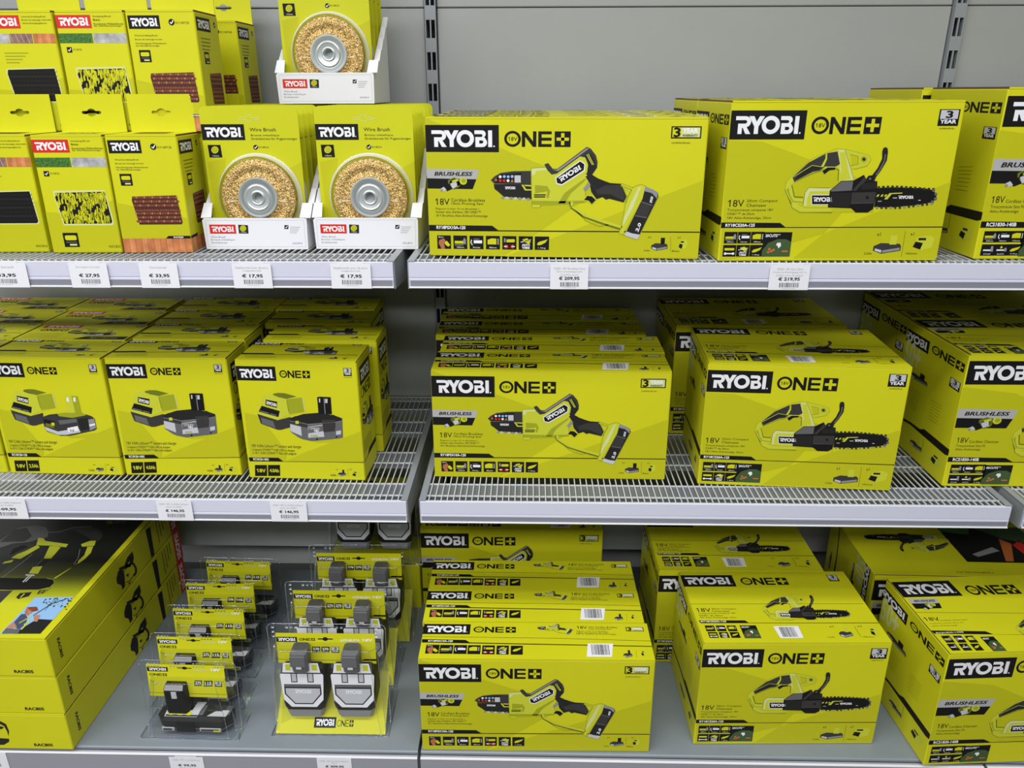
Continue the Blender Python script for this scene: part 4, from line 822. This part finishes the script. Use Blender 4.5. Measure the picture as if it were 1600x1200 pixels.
# ------------------------------------------------------------------ wire brushes on cards, in white counter trays
def lathe(b, prof, m, cx=0, cz=0, n=40, jit=None):
    rs = random.Random(5); vs = []; fs = []
    for k, (r, y) in enumerate(prof):
        for i in range(n):
            t = 2*math.pi*i/n; jj = rs.uniform(-1,1)*jit if jit and 0 < k < len(prof)-1 else 0
            vs.append((cx+r*math.cos(t), y+jj, cz+r*math.sin(t)))
    for k in range(len(prof)-1):
        for i in range(n): fs.append((k*n+i, k*n+(i+1) % n, (k+1)*n+(i+1) % n, (k+1)*n+i))
    return b.add(vs, fs, m)
CW, CH = .163, .228
def make_card():
    b = MB(); r = .010; top = [(CW/2-r+r*math.sin(q*math.pi/8), CH-r+r*math.cos(q*math.pi/8)) for q in range(5)]
    out = [(-CW/2,0), (CW/2,0)] + top[::-1] + [(-x, z) for x, z in top]
    b.prism(out, 0, .0009, 'yellow_card', axis='y')
    cx, cy, cz = -.466, 1.34, ZT+.001
    base = Art(homog([photo((cx-CW/2,cy,cz+CH)), photo((cx+CW/2,cy,cz+CH)), photo((cx+CW/2,cy,cz)), photo((cx-CW/2,cy,cz))], CW, CH)); t = base.view(300,160,5); t.lift = base.lift = .00015
    t.poly([(100,470),(240,440),(240,900),(180,900)],'yellow_dark',0); t.poly([(700,540),(870,450),(930,900),(780,900)],'yellow_dark',0)
    t.txt('Wire Brush',430,229,632,201,'soft_black'); t.txt('Brosse métallique',440,270,660,252,'soft_black'); t.txt('Drahtbürste für Fugenreiniger',445,300,803,278,'soft_black'); tick(t,477,353,19); t.txt('RY18PCA',503,360,578,347,'soft_black')
    t.poly([(100,335),(200,335),(217,433),(117,433)],'black',2); t.disc(158,374,28,'yellow',3); t.disc(158,374,20,'lime_dark',4); t.disc(158,374,12,'yellow',5); t.disc(158,374,4,'black',6); t.txt('115mm',140,426,190,415,'white',L=3)
    hole = [(340,128),(350,122),(395,121),(405,103),(420,97),(435,103),(445,121),(498,122),(508,130),(498,136),(452,138),(440,152),(428,156),(415,152),(402,138),(350,137),(340,128)]
    t.line(hole, 4, 'pale_print', 1)
    b.art(base, (-CW/2,0,0), (1,0,0), (0,0,1), (CW,CH)); root = b.build('wire_brush_card')
    lg = base.other(); lg.lift = .00015; lg.view(300,160,5).logo(44,173,396,297); MB().art(lg, (-CW/2,0,0), (1,0,0), (0,0,1)).build('logo_panel', root)
    zc = .0825; wx = .006
    wh = lathe(MB(), [(.028,-.001), (.0625,-.001), (.0630,-.006)]+[(.0620-.0040*i, -.0125+.0012*math.cos(i*1.3)) for i in range(9)]+[(.028,-.012)], 'brass', wx, zc, 120, .0005).build('wire_wheel', root)
    hb = lathe(MB(), [(.0335,-.0105), (.0335,-.0150), (.0325,-.0165), (.0305,-.0165), (.0295,-.0152), (.0225,-.0146), (.0215,-.0160), (.0200,-.0168), (.0180,-.0160), (.0125,-.0152), (.0115,-.0175), (.0105,-.0180), (.0090,-.0175), (.0082,-.0120), (.0080,-.002), (0.0001,-.002)], 'steel', wx, zc, 44)
    lathe(hb, [(.0285,-.01535), (.0240,-.01505)], 'steel_dark', wx, zc, 44); hb.build('hub', wh, smooth=False)
    bub = lathe(MB(), [(.0720,-.0004), (.0690,-.0012), (.0672,-.0060), (.0655,-.0165), (.0630,-.0185), (.0610,-.0178)], 'clear_plastic', wx, zc, 56)
    lathe(bub, [(.0716,-.0010), (.0690,-.0018), (.0674,-.0062), (.0668,-.0110)], 'frosted_plastic', wx, zc, 56)
    for sx in (-1, 1): bub.box(wx+sx*.043-.0055, wx+sx*.043+.0055, -.0188, -.0182, zc-.0060, zc-.0048, 'white')
    bub.build('clear_bubble', root, smooth=True)
    return root
TW, TD = .1735, .170
def make_tray():
    b = MB(); h0 = .0525; x = TW/2; cw = 'card_white'
    b.box(-x, x, 0, TD, 0, .0009, cw); b.box(-x+.0002, x-.0002, TD-.001, TD, 0, .150, cw)
    for s in (-1, 1):
        xa = x-.0010 if s > 0 else -x
        b.prism([(0,0), (TD,0), (TD,.150), (.150,.150), (0,h0-.004)], xa, xa+.0010, cw)
        for k in range(5):       # folded flaps along the stepped side edge
            y0, z0 = .002+k*.0305, h0+k*.0202; y1, z1 = y0+(.0225 if k == 0 else .0265), z0+.0215; w_ = .0118 if k == 0 else .0038
            xo = s*(x+(.0075 if s > 0 else .0045)); xi = s*(x-w_)
            b.add([(xo,y0,z0), (xi,y0+.004,z0), (xi+s*.002,y1,z1), (xo,y1,z1), (xo,y0+.0012,z0-.0012), (xi,y0+.0052,z0-.0012), (xi+s*.002,y1+.0012,z1-.0012), (xo,y1+.0012,z1-.0012)],
                  [(0,1,2,3), (7,6,5,4), (0,4,5,1), (1,5,6,2), (2,6,7,3), (3,7,4,0)], cw)
    root = b.build('display_tray')
    f = MB(); f.prism([(-x,0), (x,0), (x+.0016,h0-.004), (x-.002,h0), (-x+.002,h0), (-x-.0016,h0-.004)], -.0010, 0, cw, axis='y')
    A = Art(homog([(85,897),(884,884),(914,1150),(118,1152)], TW, h0)); A.lift = .00012
    A.logo(134,950,342,1022,'red'); A.poly([(354,948),(430,950),(436,1020),(362,1020)],'soft_black',2); A.disc(393,978,24,'yellow',3); A.disc(393,978,17,'lime_dark',4); A.disc(393,978,10,'yellow',5); A.disc(393,978,3,'black',6); A.txt('115mm',378,1013,418,1004,'white',L=3)
    A.txt('Wire Brush',150,1058,258,1043,'text_grey'); A.txt('Brosse métallique',152,1083,328,1066,'text_grey'); A.txt('Drahtbürste',155,1104,270,1090,'text_grey'); A.txt('RAC814',788,1105,862,1090,'text_grey'); tick(A,733,962,16,True)
    for i in range(4): A.line([(762,962+i*16),(845-i*9,962+i*16)],5,'silver',1)
    A.line([(105,915),(870,902),(895,1128),(130,1132),(105,915)],2.4,'light_grey',1)
    f.art(A, (-x,-.0010,0), (1,0,0), (0,0,1), (TW,h0)); f.build('front_panel', root)
    return root
tray = make_tray(); card = make_card()
TR = [(-.4620,1.3130,ZT,.1,'white cardboard counter tray of wire brushes, lower left of the three in front',5), (-.2755,1.3175,ZT,-.1,'white cardboard counter tray of wire brushes, lower right beside the pruning saw carton',5),
      (-.4600,1.4920,ZT,0,'white cardboard counter tray hidden behind the lower left tray',3), (-.2760,1.4960,ZT,0,'white cardboard counter tray hidden behind the lower right tray',3), (-.3700,1.5020,ZT+.2303,.1,'white cardboard counter tray stacked on top above the other two',4)]
first_t = first_c = True
NM = ['front', 'second', 'third', 'fourth', 'rearmost']
TN = ['lower left tray', 'lower right tray', 'hidden tray behind the lower left one', 'hidden tray behind the lower right one', 'upper tray']
for k, (x, y, z, yaw, lb, n) in enumerate(TR):
    o = tray if first_t else dup(tray); first_t = False
    at(o, x, y, z, math.radians(yaw)); tag(o, lb, 'display tray', 'wire brush trays')
    for i in range(n):
        c = card if first_c else dup(card); first_c = False
        yy = y+.030+i*(.0318 if n == 5 else (.040 if n == 4 else .056)); dx = (-.001, .0008, 0, 0, 0)[k]
        at(c, x+dx, yy, z+.001, 0); c.rotation_euler = (math.radians(-.5), 0, 0)
        nm = 'front' if i == 0 else ('rearmost' if i == n-1 else NM[i])
        tag(c, 'yellow carded wire wheel brush, %s in the %s' % (nm, TN[k]), 'wire brush', 'carded wire brushes in the trays')

# ------------------------------------------------------------------ harness cartons, three stacked
DIM['hc'] = (.40, .0852, .53)
HP = (-1.0645, 1.1305, ZL, 0.0)
def make_hc():
    fr = frames('hc'); zt = (HP[0], HP[1], ZL+2*.0850, 0.0)
    f = face_art('hc', HP, 'front'); Art(lambda p: (p[0]*.40/100, (100-p[1])*.0852/100), f.items).txt('RAC805',81.6,91,90.6,82.5,'soft_black',True)
    v = f.view(0,1000,6.319); v.poly([(-250,1040),(-250,980),(-60,965),(90,975),(92,1005),(40,1035)],'soft_black',1); v.poly([(-120,960),(-60,830),(0,800),(60,830),(90,900),(85,950),(70,900),(40,850),(0,830),(-40,860),(-80,960)],'soft_black',1); v.poly([(0,850),(40,860),(20,880),(0,880)],'soft_black',1)
    rt_ = Art(homog(fcorner('hc', zt, 'right'), .53, .0846)); r = rt_.view(140,810,6); q = Art(homog(fcorner('hc', HP, 'right'), .53, .0846), rt_.items).view(0,1000,6.319)
    q.txt3('RAC805',(738,722),(778,900),(764,700),'soft_black',True)
    r.poly([(400,318),(414,378),(404,440),(352,472),(326,446),(350,380)],'soft_black',1); r.poly([(270,478),(330,450),(388,438),(384,464),(340,478),(285,505)],'soft_black',1); r.poly([(250,575),(268,500),(318,498),(328,560),(332,650),(308,684),(296,640),(256,622)],'soft_black',1); r.line([(404,430),(432,474),(434,520),(412,550)],20,'soft_black',1); r.line([(322,505),(352,470)],6,'soft_black',1); r.line([(340,610),(372,600),(412,548)],7,'soft_black',1); r.poly([(338,545),(368,525),(362,562)],'soft_black',1); r.poly([(360,625),(385,595),(372,632)],'soft_black',1); r.poly([(352,430),(378,410),(370,440)],'lime_dark',2)
    r.poly([(522,122),(566,86),(614,392),(588,420)],'soft_black',1)
    U = Art(lambda p: (p[0]*.53/100, (100-p[1])*.0846/100), rt_.items); U.rect(93,0,100,100,'red',1); U.logo3((98.2,8),(98.2,92),(94.6,8),bgm='red',L=2)
    for i in range(4): U.line([(82+i*2.4,12),(82+i*2.4,86-i*12)],.5,'soft_black',1)
    tp = face_art('hc', zt, 'top'); t = tp.view(0,810,6); t.lift = .0002
    root = carton_body('hc').art(f, *fr['front']).art(rt_, *fr['right']).build('harness_carton')
    lid('hc', root).build('lid_flap', root)
    X0, X1, Y0, Y1 = -.195, .186, .075, .526; z = DIM['hc'][1]
    b = MB(); b.add([(X0,Y0,z+.0002), (X1,Y0,z+.0002), (X1,Y1,z+.0002), (X0,Y1,z+.0002)], [(0,1,2,3)], 'printed_fade')
    p = t.poly
    p([(-200,330),(-120,180),(0,220),(180,100),(330,78),(430,92),(455,140),(445,190),(370,205),(280,235),(120,250),(-40,300),(-150,420)],'mid_grey',2); p([(0,235),(140,120),(250,100),(300,180),(230,230)],'dark_grey',3)
    p([(640,110),(760,88),(880,100),(950,140),(960,185),(930,225),(850,215),(800,170),(740,150)],'dark_grey',2); t.line([(450,145),(560,140),(700,95),(860,90)],4,'grey',3)
    p([(-150,470),(60,330),(140,265),(330,255),(280,310),(120,420),(10,520),(-80,600)],'dark_grey',2); p([(120,300),(220,262),(270,280),(90,360)],'black',3)
    for L_ in ([(360,195),(410,200),(425,225),(640,255),(620,285),(470,270),(340,265)], [(470,265),(570,285),(480,390),(410,390)], [(350,262),(375,285),(190,395),(105,385),(160,350),(240,320)], [(45,420),(130,400),(110,425),(20,440)], [(760,255),(840,225),(900,222),(885,270),(770,280)], [(820,280),(875,275),(850,340),(790,400),(730,440),(735,410),(790,360)], [(310,470),(400,462),(355,535),(270,530)], [(720,440),(740,420),(640,500),(520,580),(505,575)]): p(L_,'lime',4)
    p([(400,400),(470,400),(400,460),(330,460)],'soft_black',4); t.line([(330,470),(380,420),(410,390)],6,'mid_grey',5); t.line([(240,545),(325,548)],14,'light_grey',5); t.line([(280,548),(215,612)],12,'light_grey',5); t.line([(300,550),(240,610)],5,'white',6)
    t.line([(20,570),(250,395),(300,350)],4,'grey',3); t.line([(750,300),(735,380),(690,445)],5,'grey',3)
    p([(-300,600),(0,572),(440,578),(500,590),(512,620),(470,660),(380,685),(130,686),(-300,680)],'black',4); t.line([(130,688),(360,686),(470,662),(512,620),(500,588),(440,578)],5,'lime_dark',5); p([(-300,700),(120,690),(0,810),(-300,900)],'dark_grey',3)
    p([(150,755),(190,715),(300,705),(270,745),(170,772)],'soft_black',4); t.line([(190,760),(230,720)],8,'lime',5); p([(345,725),(370,685),(450,680),(470,650),(480,665),(440,700),(400,722)],'lime_deep',4); t.line([(352,725),(380,688)],10,'soft_black',5); t.line([(395,720),(420,685)],8,'soft_black',5)
    t.disc(1028,50,32,'lime_deep',2,ry=16); t.line([(1070,50),(1180,44)],10,'mid_grey',2)
    t.other()
    b.art(tp, (-.2,0,z), (1,0,0), (0,1,0), (.40,.53)); b.build('product_picture', root)
    ph = Art(tp.m, []); ph.lift = .0003; s = ph.view(0,810,6); s.poly([(330,757),(690,752),(378,1098),(0,1100)],'sky',5); s.poly([(350,960),(495,968),(378,1098),(120,1099)],'soft_black',6)
    rs = random.Random(2)
    for i in range(60):
        u, v2 = rs.random(), rs.random(); x = 440+u*240-v2*60; yv = 765+v2*110*(.4+u*.6); a_ = rs.uniform(5,13); s.poly([(x-a_,yv),(x,yv-a_*.7),(x+a_,yv+2),(x+2,yv+a_*.6)], ('leaf','soft_black','leaf','mid_grey')[i % 4], 7+(i % 3)*.2)
    s.line([(310,930),(480,820),(640,765)],7,'soft_black',7); s.line([(420,880),(520,770)],4,'soft_black',7)
    s.poly([(130,990),(200,915),(240,912),(260,950),(240,1010),(180,1060),(130,1040)],'navy',8); s.poly([(230,900),(255,850),(300,860),(300,900),(260,930)],'wood',9); s.poly([(255,850),(345,845),(362,880),(300,895)],'brown',10); s.poly([(260,885),(300,880),(292,910),(262,915)],'skin',10)
    s.poly([(315,940),(340,920),(382,925),(350,985),(320,985)],'skin',9); s.poly([(60,1040),(130,985),(160,1040),(110,1050)],'skin',9); s.poly([(20,1090),(60,1045),(190,1060),(170,1098),(20,1099)],'mid_grey',9); s.line([(180,1000),(310,925)],7,'lime',10); s.line([(200,1060),(240,1020),(225,1015),(275,985),(265,960)],10,'yellow',10)
    MB().art(ph, (-.2,0,z), (1,0,0), (0,1,0)).build('garden_photograph', root)
    return root
hc = make_hc()
S = [(HP[0],HP[1],ZL,0,'yellow harness carton at the bottom of the stack of three'), (HP[0]+.001,HP[1]+.001,ZL+.0862,0,'yellow harness carton in the middle of the stack of three'), (HP[0],HP[1]+.001,ZL+.1724,0,'yellow harness carton on top of the stack of three, harness pictured on black')]
run(hc, S, 'carton', 'harness cartons in a stack')

# ------------------------------------------------------------------ batteries in clear packs
def tube(b, pts, r, m, n=5):
    for p, q in zip(pts[:-1], pts[1:]):
        p, q = Vector(p), Vector(q); d = (q-p).normalized(); a = d.orthogonal().normalized(); c = d.cross(a)
        b.loft([[tuple(e+a*(r*math.cos(2*math.pi*i/n))+c*(r*math.sin(2*math.pi*i/n))) for i in range(n)] for e in (p, q)], m)
    return b
def sheet(b, wd, y0, z0, y1, z1, r=.010):                   # leaning clear sheet with rounded top corners
    x = wd/2; L = math.hypot(y1-y0, z1-z0)
    o2 = [(-x,0), (x,0)]+[(x-r+r*math.cos(q*math.pi/8), L-r+r*math.sin(q*math.pi/8)) for q in range(5)]+[(-x+r-r*math.sin(q*math.pi/8), L-r+r*math.cos(q*math.pi/8)) for q in range(5)]
    P = lambda u, t, k=0: (u, y0+(y1-y0)*t/L+k, z0+(z1-z0)*t/L)
    b.add([P(u,t) for u, t in o2], [tuple(range(len(o2)))], 'clear_plastic'); tube(b, [P(u,t) for u, t in o2[1:]+o2[:1]], .0007, 'clear_edge', 4)
    return P
def ring(x0, x1, y0, y1, z, ch): return [(x0+ch,y0,z), (x1-ch,y0,z), (x1,y0+ch,z), (x1,y1-ch,z), (x1-ch,y1,z), (x0+ch,y1,z), (x0,y1-ch,z), (x0,y0+ch,z)]
def card_frame(O, lean, dz):                                 # frame on the leaning sheet
    l = math.hypot(lean, dz); return (O, (1,0,0), (0, lean/l, dz/l))
def pack_text(t, nums):
    for (x0, y0, x1, y1), s in nums: t.rect(x0,y0,x1,y1,'black',2); t.txt(s,x0+(x1-x0)*.14,y0+(y1-y0)*.66,x1-(x1-x0)*.14,y0+(y1-y0)*.2,'white',True); t.line([(x0+8,y0+(y1-y0)*.84),(x1-8,y0+(y1-y0)*.84)],3,'grey',3)
def euro(t, x0, y0, x1, y1): B = t.fit((0,0,30,10), (x0,y0,x1,y1)); B.poly([(0,5),(2,3.6),(10,3.6),(12,1),(15,0),(18,1),(20,3.6),(28,3.6),(30,5),(28,6.4),(20,6.4),(18,9),(15,10),(12,9),(10,6.4),(2,6.4)],'black',2)
def make_single():
    root = empty('battery_pack'); b = MB(); W = .1935
    P = sheet(b, .188, .030, .003, .042, .153)
    b.box(-W/2, W/2, 0, .078, .0002, .0010, 'clear_plastic'); tube(b, [(-W/2,.0008,.001),(W/2,.0008,.001),(W/2,.078,.001)], .0010, 'clear_edge', 4); tube(b, [(-W/2,.0008,.001),(-W/2,.078,.001)], .0010, 'clear_edge', 4)
    lo = ring(-.086,.090,.003,.074,.001,.012); mi = ring(-.078,.086,.006,.066,.050,.012); hi = ring(-.070,.072,.018,.058,.118,.012)
    b.loft([lo, mi, hi], 'clear_plastic', caps=False); b.add(hi, [tuple(range(8))], 'clear_plastic'); tube(b, hi+hi[:1], .0005, 'clear_edge', 4)
    for i in (0,1,2,7): tube(b, [lo[i], mi[i], hi[i]], .0005, 'clear_edge', 4)
    for s in (-1, 1): tube(b, [(s*.0935,.030,.003),(s*.096,.002,.002)], .0008, 'clear_edge', 4)
    for cl in (-.066, -.022, .022, .064):
        for i in range(4):
            for j in range(2): x, y, z = P(cl+(i-1.5)*.0062, .1385+j*.0065, -.0006); b.box(x-.0016, x+.0016, y-.0006, y+.0004, z-.0015, z+.0015, 'clear_edge')
    b.build('clear_shell', root)
    # printed insert card just in front of the rear sheet
    cw, chh = .152, .072; A = Art(homog([(130,252),(862,282),(905,606),(193,582)], cw, chh)); A.lift = .0001
    A.rect(100,200,1000,700,'yellow',0) if False else None
    A.one(168,347,338,380); euro(A,424,282,572,318); A.txt('LITHIUM+',585,333,722,317,'pale_print',True,slant=3); A.txt('18V',738,334,828,312,'white',True,slant=4); pack_text(A, (((598,428,668,484),'275'),((686,432,766,490),'115'))); A.badge(782,436,856,495); A.txt('18V',182,440,222,426,'lime_deep',True); A.line([(190,458),(275,452)],4,'lime_dark',1); A.line([(192,472),(250,468)],4,'lime_dark',1); A.line([(188,548),(900,574)],3,'black',1)
    lg = A.other(); lg.lift = .0001; lg.logo(140,280,346,334)
    z0 = .073; yo = .030+.012*z0/.15-.0012; fr = card_frame((-.080, yo, z0), .012, .15)
    c = MB(); U, V = Vector(fr[1]), Vector(fr[2]); O = Vector(fr[0]); c.add([O, O+U*cw, O+U*cw+V*chh, O+V*chh], [(0,1,2,3)], 'yellow'); c.add([O+Vector((0,.0005,0)), O+U*cw+Vector((0,.0005,0)), O+U*cw+V*chh+Vector((0,.0005,0)), O+V*chh+Vector((0,.0005,0))], [(3,2,1,0)], 'yellow')
    ic = c.art(A, *fr).build('insert_card', root); MB().art(lg, *fr).build('logo_panel', ic)
    # battery
    x0, x1, y0, y1 = -.0665, .0805, .0095, .0600
    m = MB(); R = lambda z, i, ch: ring(x0+i, x1-i, y0+i*.8, y1-i*.5, z, ch)
    m.loft([R(.003,.010,.012), R(.007,.006,.014), R(.012,.002,.016), R(.036,0,.016), R(.040,.003,.015), R(.0425,.010,.012)], 'soft_black')
    m.loft([R(.0180,-.0006,.0165), R(.0192,-.0006,.0165)], 'grey', caps=False); m.loft([R(.0085,.0040,.015), R(.0105,.0026,.0155)], 'grey', caps=False)
    m.box(-.026,.012,y0-.0012,y0+.004,.010,.037,'black',.001); m.box(.030,.060,.030,.034,.0425,.0440,'dark_grey'); m.box(.014,.026,.020,.046,.0422,.0440,'mid_grey',.001); [m.box(.066+i*.004,.0685+i*.004,.022,.046,.0418,.0430,'mid_grey') for i in range(3)]
    bt = m.build('battery', root)
    l = MB(); l.box(-.046,.016,.0150,.0200,.0300,.0440,'soft_black'); l.add([(-.048,.0140,.0430),(.016,.0140,.0430),(.018,.0280,.0462),(-.048,.0280,.0462)],[(0,1,2,3)],'light_grey'); l.add([(.002,.0280,.0462),(.018,.0280,.0462),(.022,.0500,.0466),(.004,.0500,.0466)],[(0,1,2,3)],'light_grey')
    for i in range(3): l.add([(-.036+i*.017+.0065*math.cos(q*math.pi/6), .0208+.0045*math.sin(q*math.pi/6), .0448+.0010*math.sin(q*math.pi/6)) for q in range(12)],[tuple(range(12))],'yellow')
    l.add([(.034,.0170,.0432),(.072,.0170,.0432),(.074,.0330,.0436),(.050,.0330,.0436)],[(0,1,2,3)],'light_grey')
    for xa, xb in ((x0+.012,-.030), (.020,.062)): l.box(xa, xb, y0-.0008, y0+.003, .0125, .0200, 'silver', .0006); l.box(xa+.003, xb-.004, y0-.0012, y0, .0142, .0186, 'dark_grey')
    l.box(.047,.061,y0-.0014,y0,.0128,.0165,'lime'); l.build('label_plate', bt)
    s = MB(); sx = -.024; s.loft([ring(sx-.022,sx+.022,.020,.050,.042,.005), ring(sx-.0225,sx+.0225,.020,.050,.060,.005), ring(sx-.0205,sx+.0205,.018,.048,.100,.004), ring(sx-.0190,sx+.0190,.026,.047,.108,.004)], 'black'); s.box(sx-.004,sx+.006,.0165,.019,.084,.099,'light_grey'); s.add([(sx-.0185,.0188,.1012),(sx+.0185,.0188,.1012),(sx+.0172,.0262,.1082),(sx-.0172,.0262,.1082)],[(0,1,2,3)],'grey'); s.build('stem', bt)  # grey quad paints the silvery reflection on the black stem's bevel
    return root
single = make_single()
for i, (xl, ysh) in enumerate(((-.7490,1.2000), (-.7646,1.2806), (-.7709,1.3720), (-.7800,1.4635), (-.7714,1.5519))):
    o = single if i == 0 else dup(single); at(o, xl+.0945, ysh-.0405, ZL, math.radians((-1,-.6,-.4,.2,-1.6)[i]))
    tag(o, 'clear pack with one black battery, %s in the left file' % NM[i], 'battery pack', 'single battery packs')
def make_twin():
    root = empty('twin_battery_pack'); b = MB(); W = .2285; LEAN, HT = .038, .2295
    P = sheet(b, .226, .036, .003, LEAN+.008, HT)
    b.box(-W/2, W/2, 0, .128, .0002, .0010, 'clear_plastic'); tube(b, [(-W/2,.128,.001),(-W/2,.0008,.001),(W/2,.0008,.001),(W/2,.128,.001)], .0010, 'clear_edge', 4)
    lo = ring(-.108,.108,.003,.122,.001,.008); mi = ring(-.104,.104,.006,.105,.080,.012); hi = ring(-.098,.098,.016,.062,.190,.012)
    b.loft([lo, mi, hi], 'clear_plastic', caps=False); b.add(hi, [tuple(range(8))], 'clear_plastic'); tube(b, hi+hi[:1], .0005, 'clear_edge', 4)
    for i in (1,2,3,7,6): tube(b, [lo[i], mi[i], hi[i]], .0006, 'clear_edge', 4)
    for cl, n, ax in ((-.075,3,0), (.012,3,0), (.095,3,1), (-.102,3,1)):
        for i in range(n): x, y, z = P(cl+(i*.009 if ax == 0 else 0), HT-.010-(i*.010 if ax else 0), -.0006); b.box(x-.0024, x+.0024, y-.0006, y+.0004, z-.002, z+.002, 'clear_edge')
    b.build('clear_shell', root)
    cw, chh = .190, .0675; A = Art(homog([(115,124),(906,130),(922,402),(147,405)], cw, chh)); A.lift = .0001
    A.one(308,170,440,196); euro(A,455,160,585,198); A.txt('LITHIUM+',642,200,790,180,'white',True,slant=4); A.txt('18V',805,198,888,176,'white',True,slant=4); pack_text(A, (((417,250,482,304),'570'),((490,250,556,304),'270'))); A.badge(566,250,634,306); A.line([(128,368),(262,378),(918,375)],3,'black',1); A.poly([(800,376),(830,360),(920,360),(921,378)],'black',1)
    [A.line([(150,275+i*13),(242-i*4,275+i*13)],3,'lime_dark',1) for i in range(3)]
    lg = A.other(); lg.lift = .0001; lg.logo(122,160,296,208)
    dl = LEAN+.008-.036; z0 = .1420; yo = .036+dl*z0/HT-.0012; fr = card_frame((-.0975, yo, z0), dl, HT)
    U, V = Vector(fr[1]), Vector(fr[2]); O = Vector(fr[0]); c = MB(); E2 = Vector((0,.0005,0)); c.add([O, O+U*cw, O+U*cw+V*chh, O+V*chh], [(0,1,2,3)], 'yellow'); c.add([O+E2, O+U*cw+E2, O+U*cw+V*chh+E2, O+V*chh+E2], [(3,2,1,0)], 'yellow')
    ic = c.art(A, *fr).build('insert_card', root); MB().art(lg, *fr).build('logo_panel', ic)
    # lower printed card sloping from the base up behind the batteries
    w2, l2 = .214, math.hypot(.085,.080); B = Art(homog([(118,632),(1004,600),(972,946),(74,948)], w2, l2)); B.lift = .0001
    B.one(556,874,690,908,slim=True); B.logo(372,862,542,916); B.poly([(120,650),(400,640),(300,740),(180,880),(110,900)],'yellow_dark',0)
    f2 = card_frame((-w2/2, .005, .0022), .085, .080); O = Vector(f2[0]); U, V = Vector(f2[1]), Vector(f2[2]); N = U.cross(V)*-.0005
    c = MB(); c.add([O, O+U*w2, O+U*w2+V*l2, O+V*l2], [(0,1,2,3)], 'yellow'); c.add([O+N, O+U*w2+N, O+U*w2+V*l2+N, O+V*l2+N], [(3,2,1,0)], 'yellow'); c.art(B, *f2).build('base_card', root)
    for xc in (-.0485, .0490):
        m = MB(); x0, x1 = xc-.0435, xc+.0435
        R = lambda z, i, ya, yb: ring(x0+i, x1-i, ya, yb, z, .006)
        m.loft([R(.028,.014,.026,.062), R(.032,.010,.019,.066), R(.050,.006,.0175,.072)], 'grey'); m.loft([R(.0465,.010,.019,.070), R(.052,.005,.0165,.074), R(.062,.003,.0165,.076), R(.125,0,.022,.080), R(.140,.004,.025,.078), R(.146,.010,.030,.072)], 'soft_black')
        bt = m.build('battery', root)
        q = Art(lambda p: (p[0]*.087/100, p[1]*.104/100)); q.lift = .0004
        q.poly([(6,24),(22,8),(78,8),(94,24),(98,78),(90,86),(10,86),(2,78)],'white',1); q.poly([(9,36),(30,14),(70,14),(91,36),(91,52),(9,52)],'soft_black',2); q.poly([(12,37),(31,16.5),(69,16.5),(88,37),(88,49),(12,49)],'light_grey',3); q.rect(9,52,91,58,'mid_grey',2); q.logo3((32,38),(68,38),(32,46),bgm='light_grey',L=4); q.line([(28,30),(72,30)],2,'light_grey',4)  # plates coloured white for the light they reflect
        for xx in (26, 62): q.rect(xx,62,xx+14,82,'soft_black',2); q.rect(xx+2,64,xx+12,82,'light_grey',3)
        q.poly([(8,84),(92,84),(88,104),(12,104)],'white',4); q.line([(6,82),(94,82)],2.4,'black',4); q.one(34,97,66,89,'white','silver',5,slim=True) if False else q.txt('ONE+',34,89,64,96,'silver',True,L=5); q.rect(16,88,27,101,'lime',5); q.rect(74,88,86,101,'lime',5)
        MB().art(q, (x0,.0156,.050), (1,0,0), (0,math.sin(.062),math.cos(.062))).build('label_plate', bt)
        gr = MB(); [gr.box(xc-.024+i*.008, xc-.020+i*.008, .0195, .023, .050, .056, 'mid_grey') for i in range(4)]; gr.box(xc+.012,xc+.022,.0190,.023,.050,.056,'lime'); gr.build('charge_gauge', bt)
        s = MB(); s.loft([ring(xc-.014,xc+.016,.012,.040,.144,.004), ring(xc-.0155,xc+.0165,.008,.040,.170,.004), ring(xc-.0155,xc+.0165,.010,.042,.186,.004), ring(xc-.0140,xc+.0150,.020,.042,.190,.004)], 'mid_grey'); s.box(xc-.0150,xc+.0140,.0070,.0090,.160,.184,'mid_grey',.0008); s.box(xc-.004,xc+.006,.0062,.0075,.156,.160,'light_grey'); s.build('stem', bt)  # stem colour lightened to paint in its silvery reflection
    return root
twin = make_twin()
for i, (xc, y, z, yaw, lb) in enumerate(((-.3825,1.1725,ZL,.3,'clear pack with two grey batteries at the front of the right file'), (-.3885,1.3080,ZL,0,'clear pack with two batteries, second in the right file'), (-.3755,1.4480,ZL,.4,'clear pack with two batteries, third in the right file under another pack'), (-.3640,1.5790,ZL+.1225,.3,'clear twin battery pack raised on a carton at the back, mostly behind the shelf edge'))):
    o = twin if i == 0 else dup(twin); at(o, xc, y, z, math.radians(yaw))
    if i == 3:
        for ch in list(o.children):
            if ch.name.startswith('base_card'): bpy.data.objects.remove(ch)
    tag(o, lb, 'battery pack', 'twin battery packs')
o = MB().box(-.112,.112,0,.128,0,.121,'yellow',.0016).build('support_carton'); at(o, -.3690, 1.5790, ZL); MB().box(-.1108,.1108,.0012,.1268,.1205,.1217,'yellow').build('lid_flap', o)
tag(o, 'plain yellow carton on the bottom shelf hidden behind the twin battery packs', 'carton')
try: C.cycles.transparent_max_bounces = 40
except Exception: pass
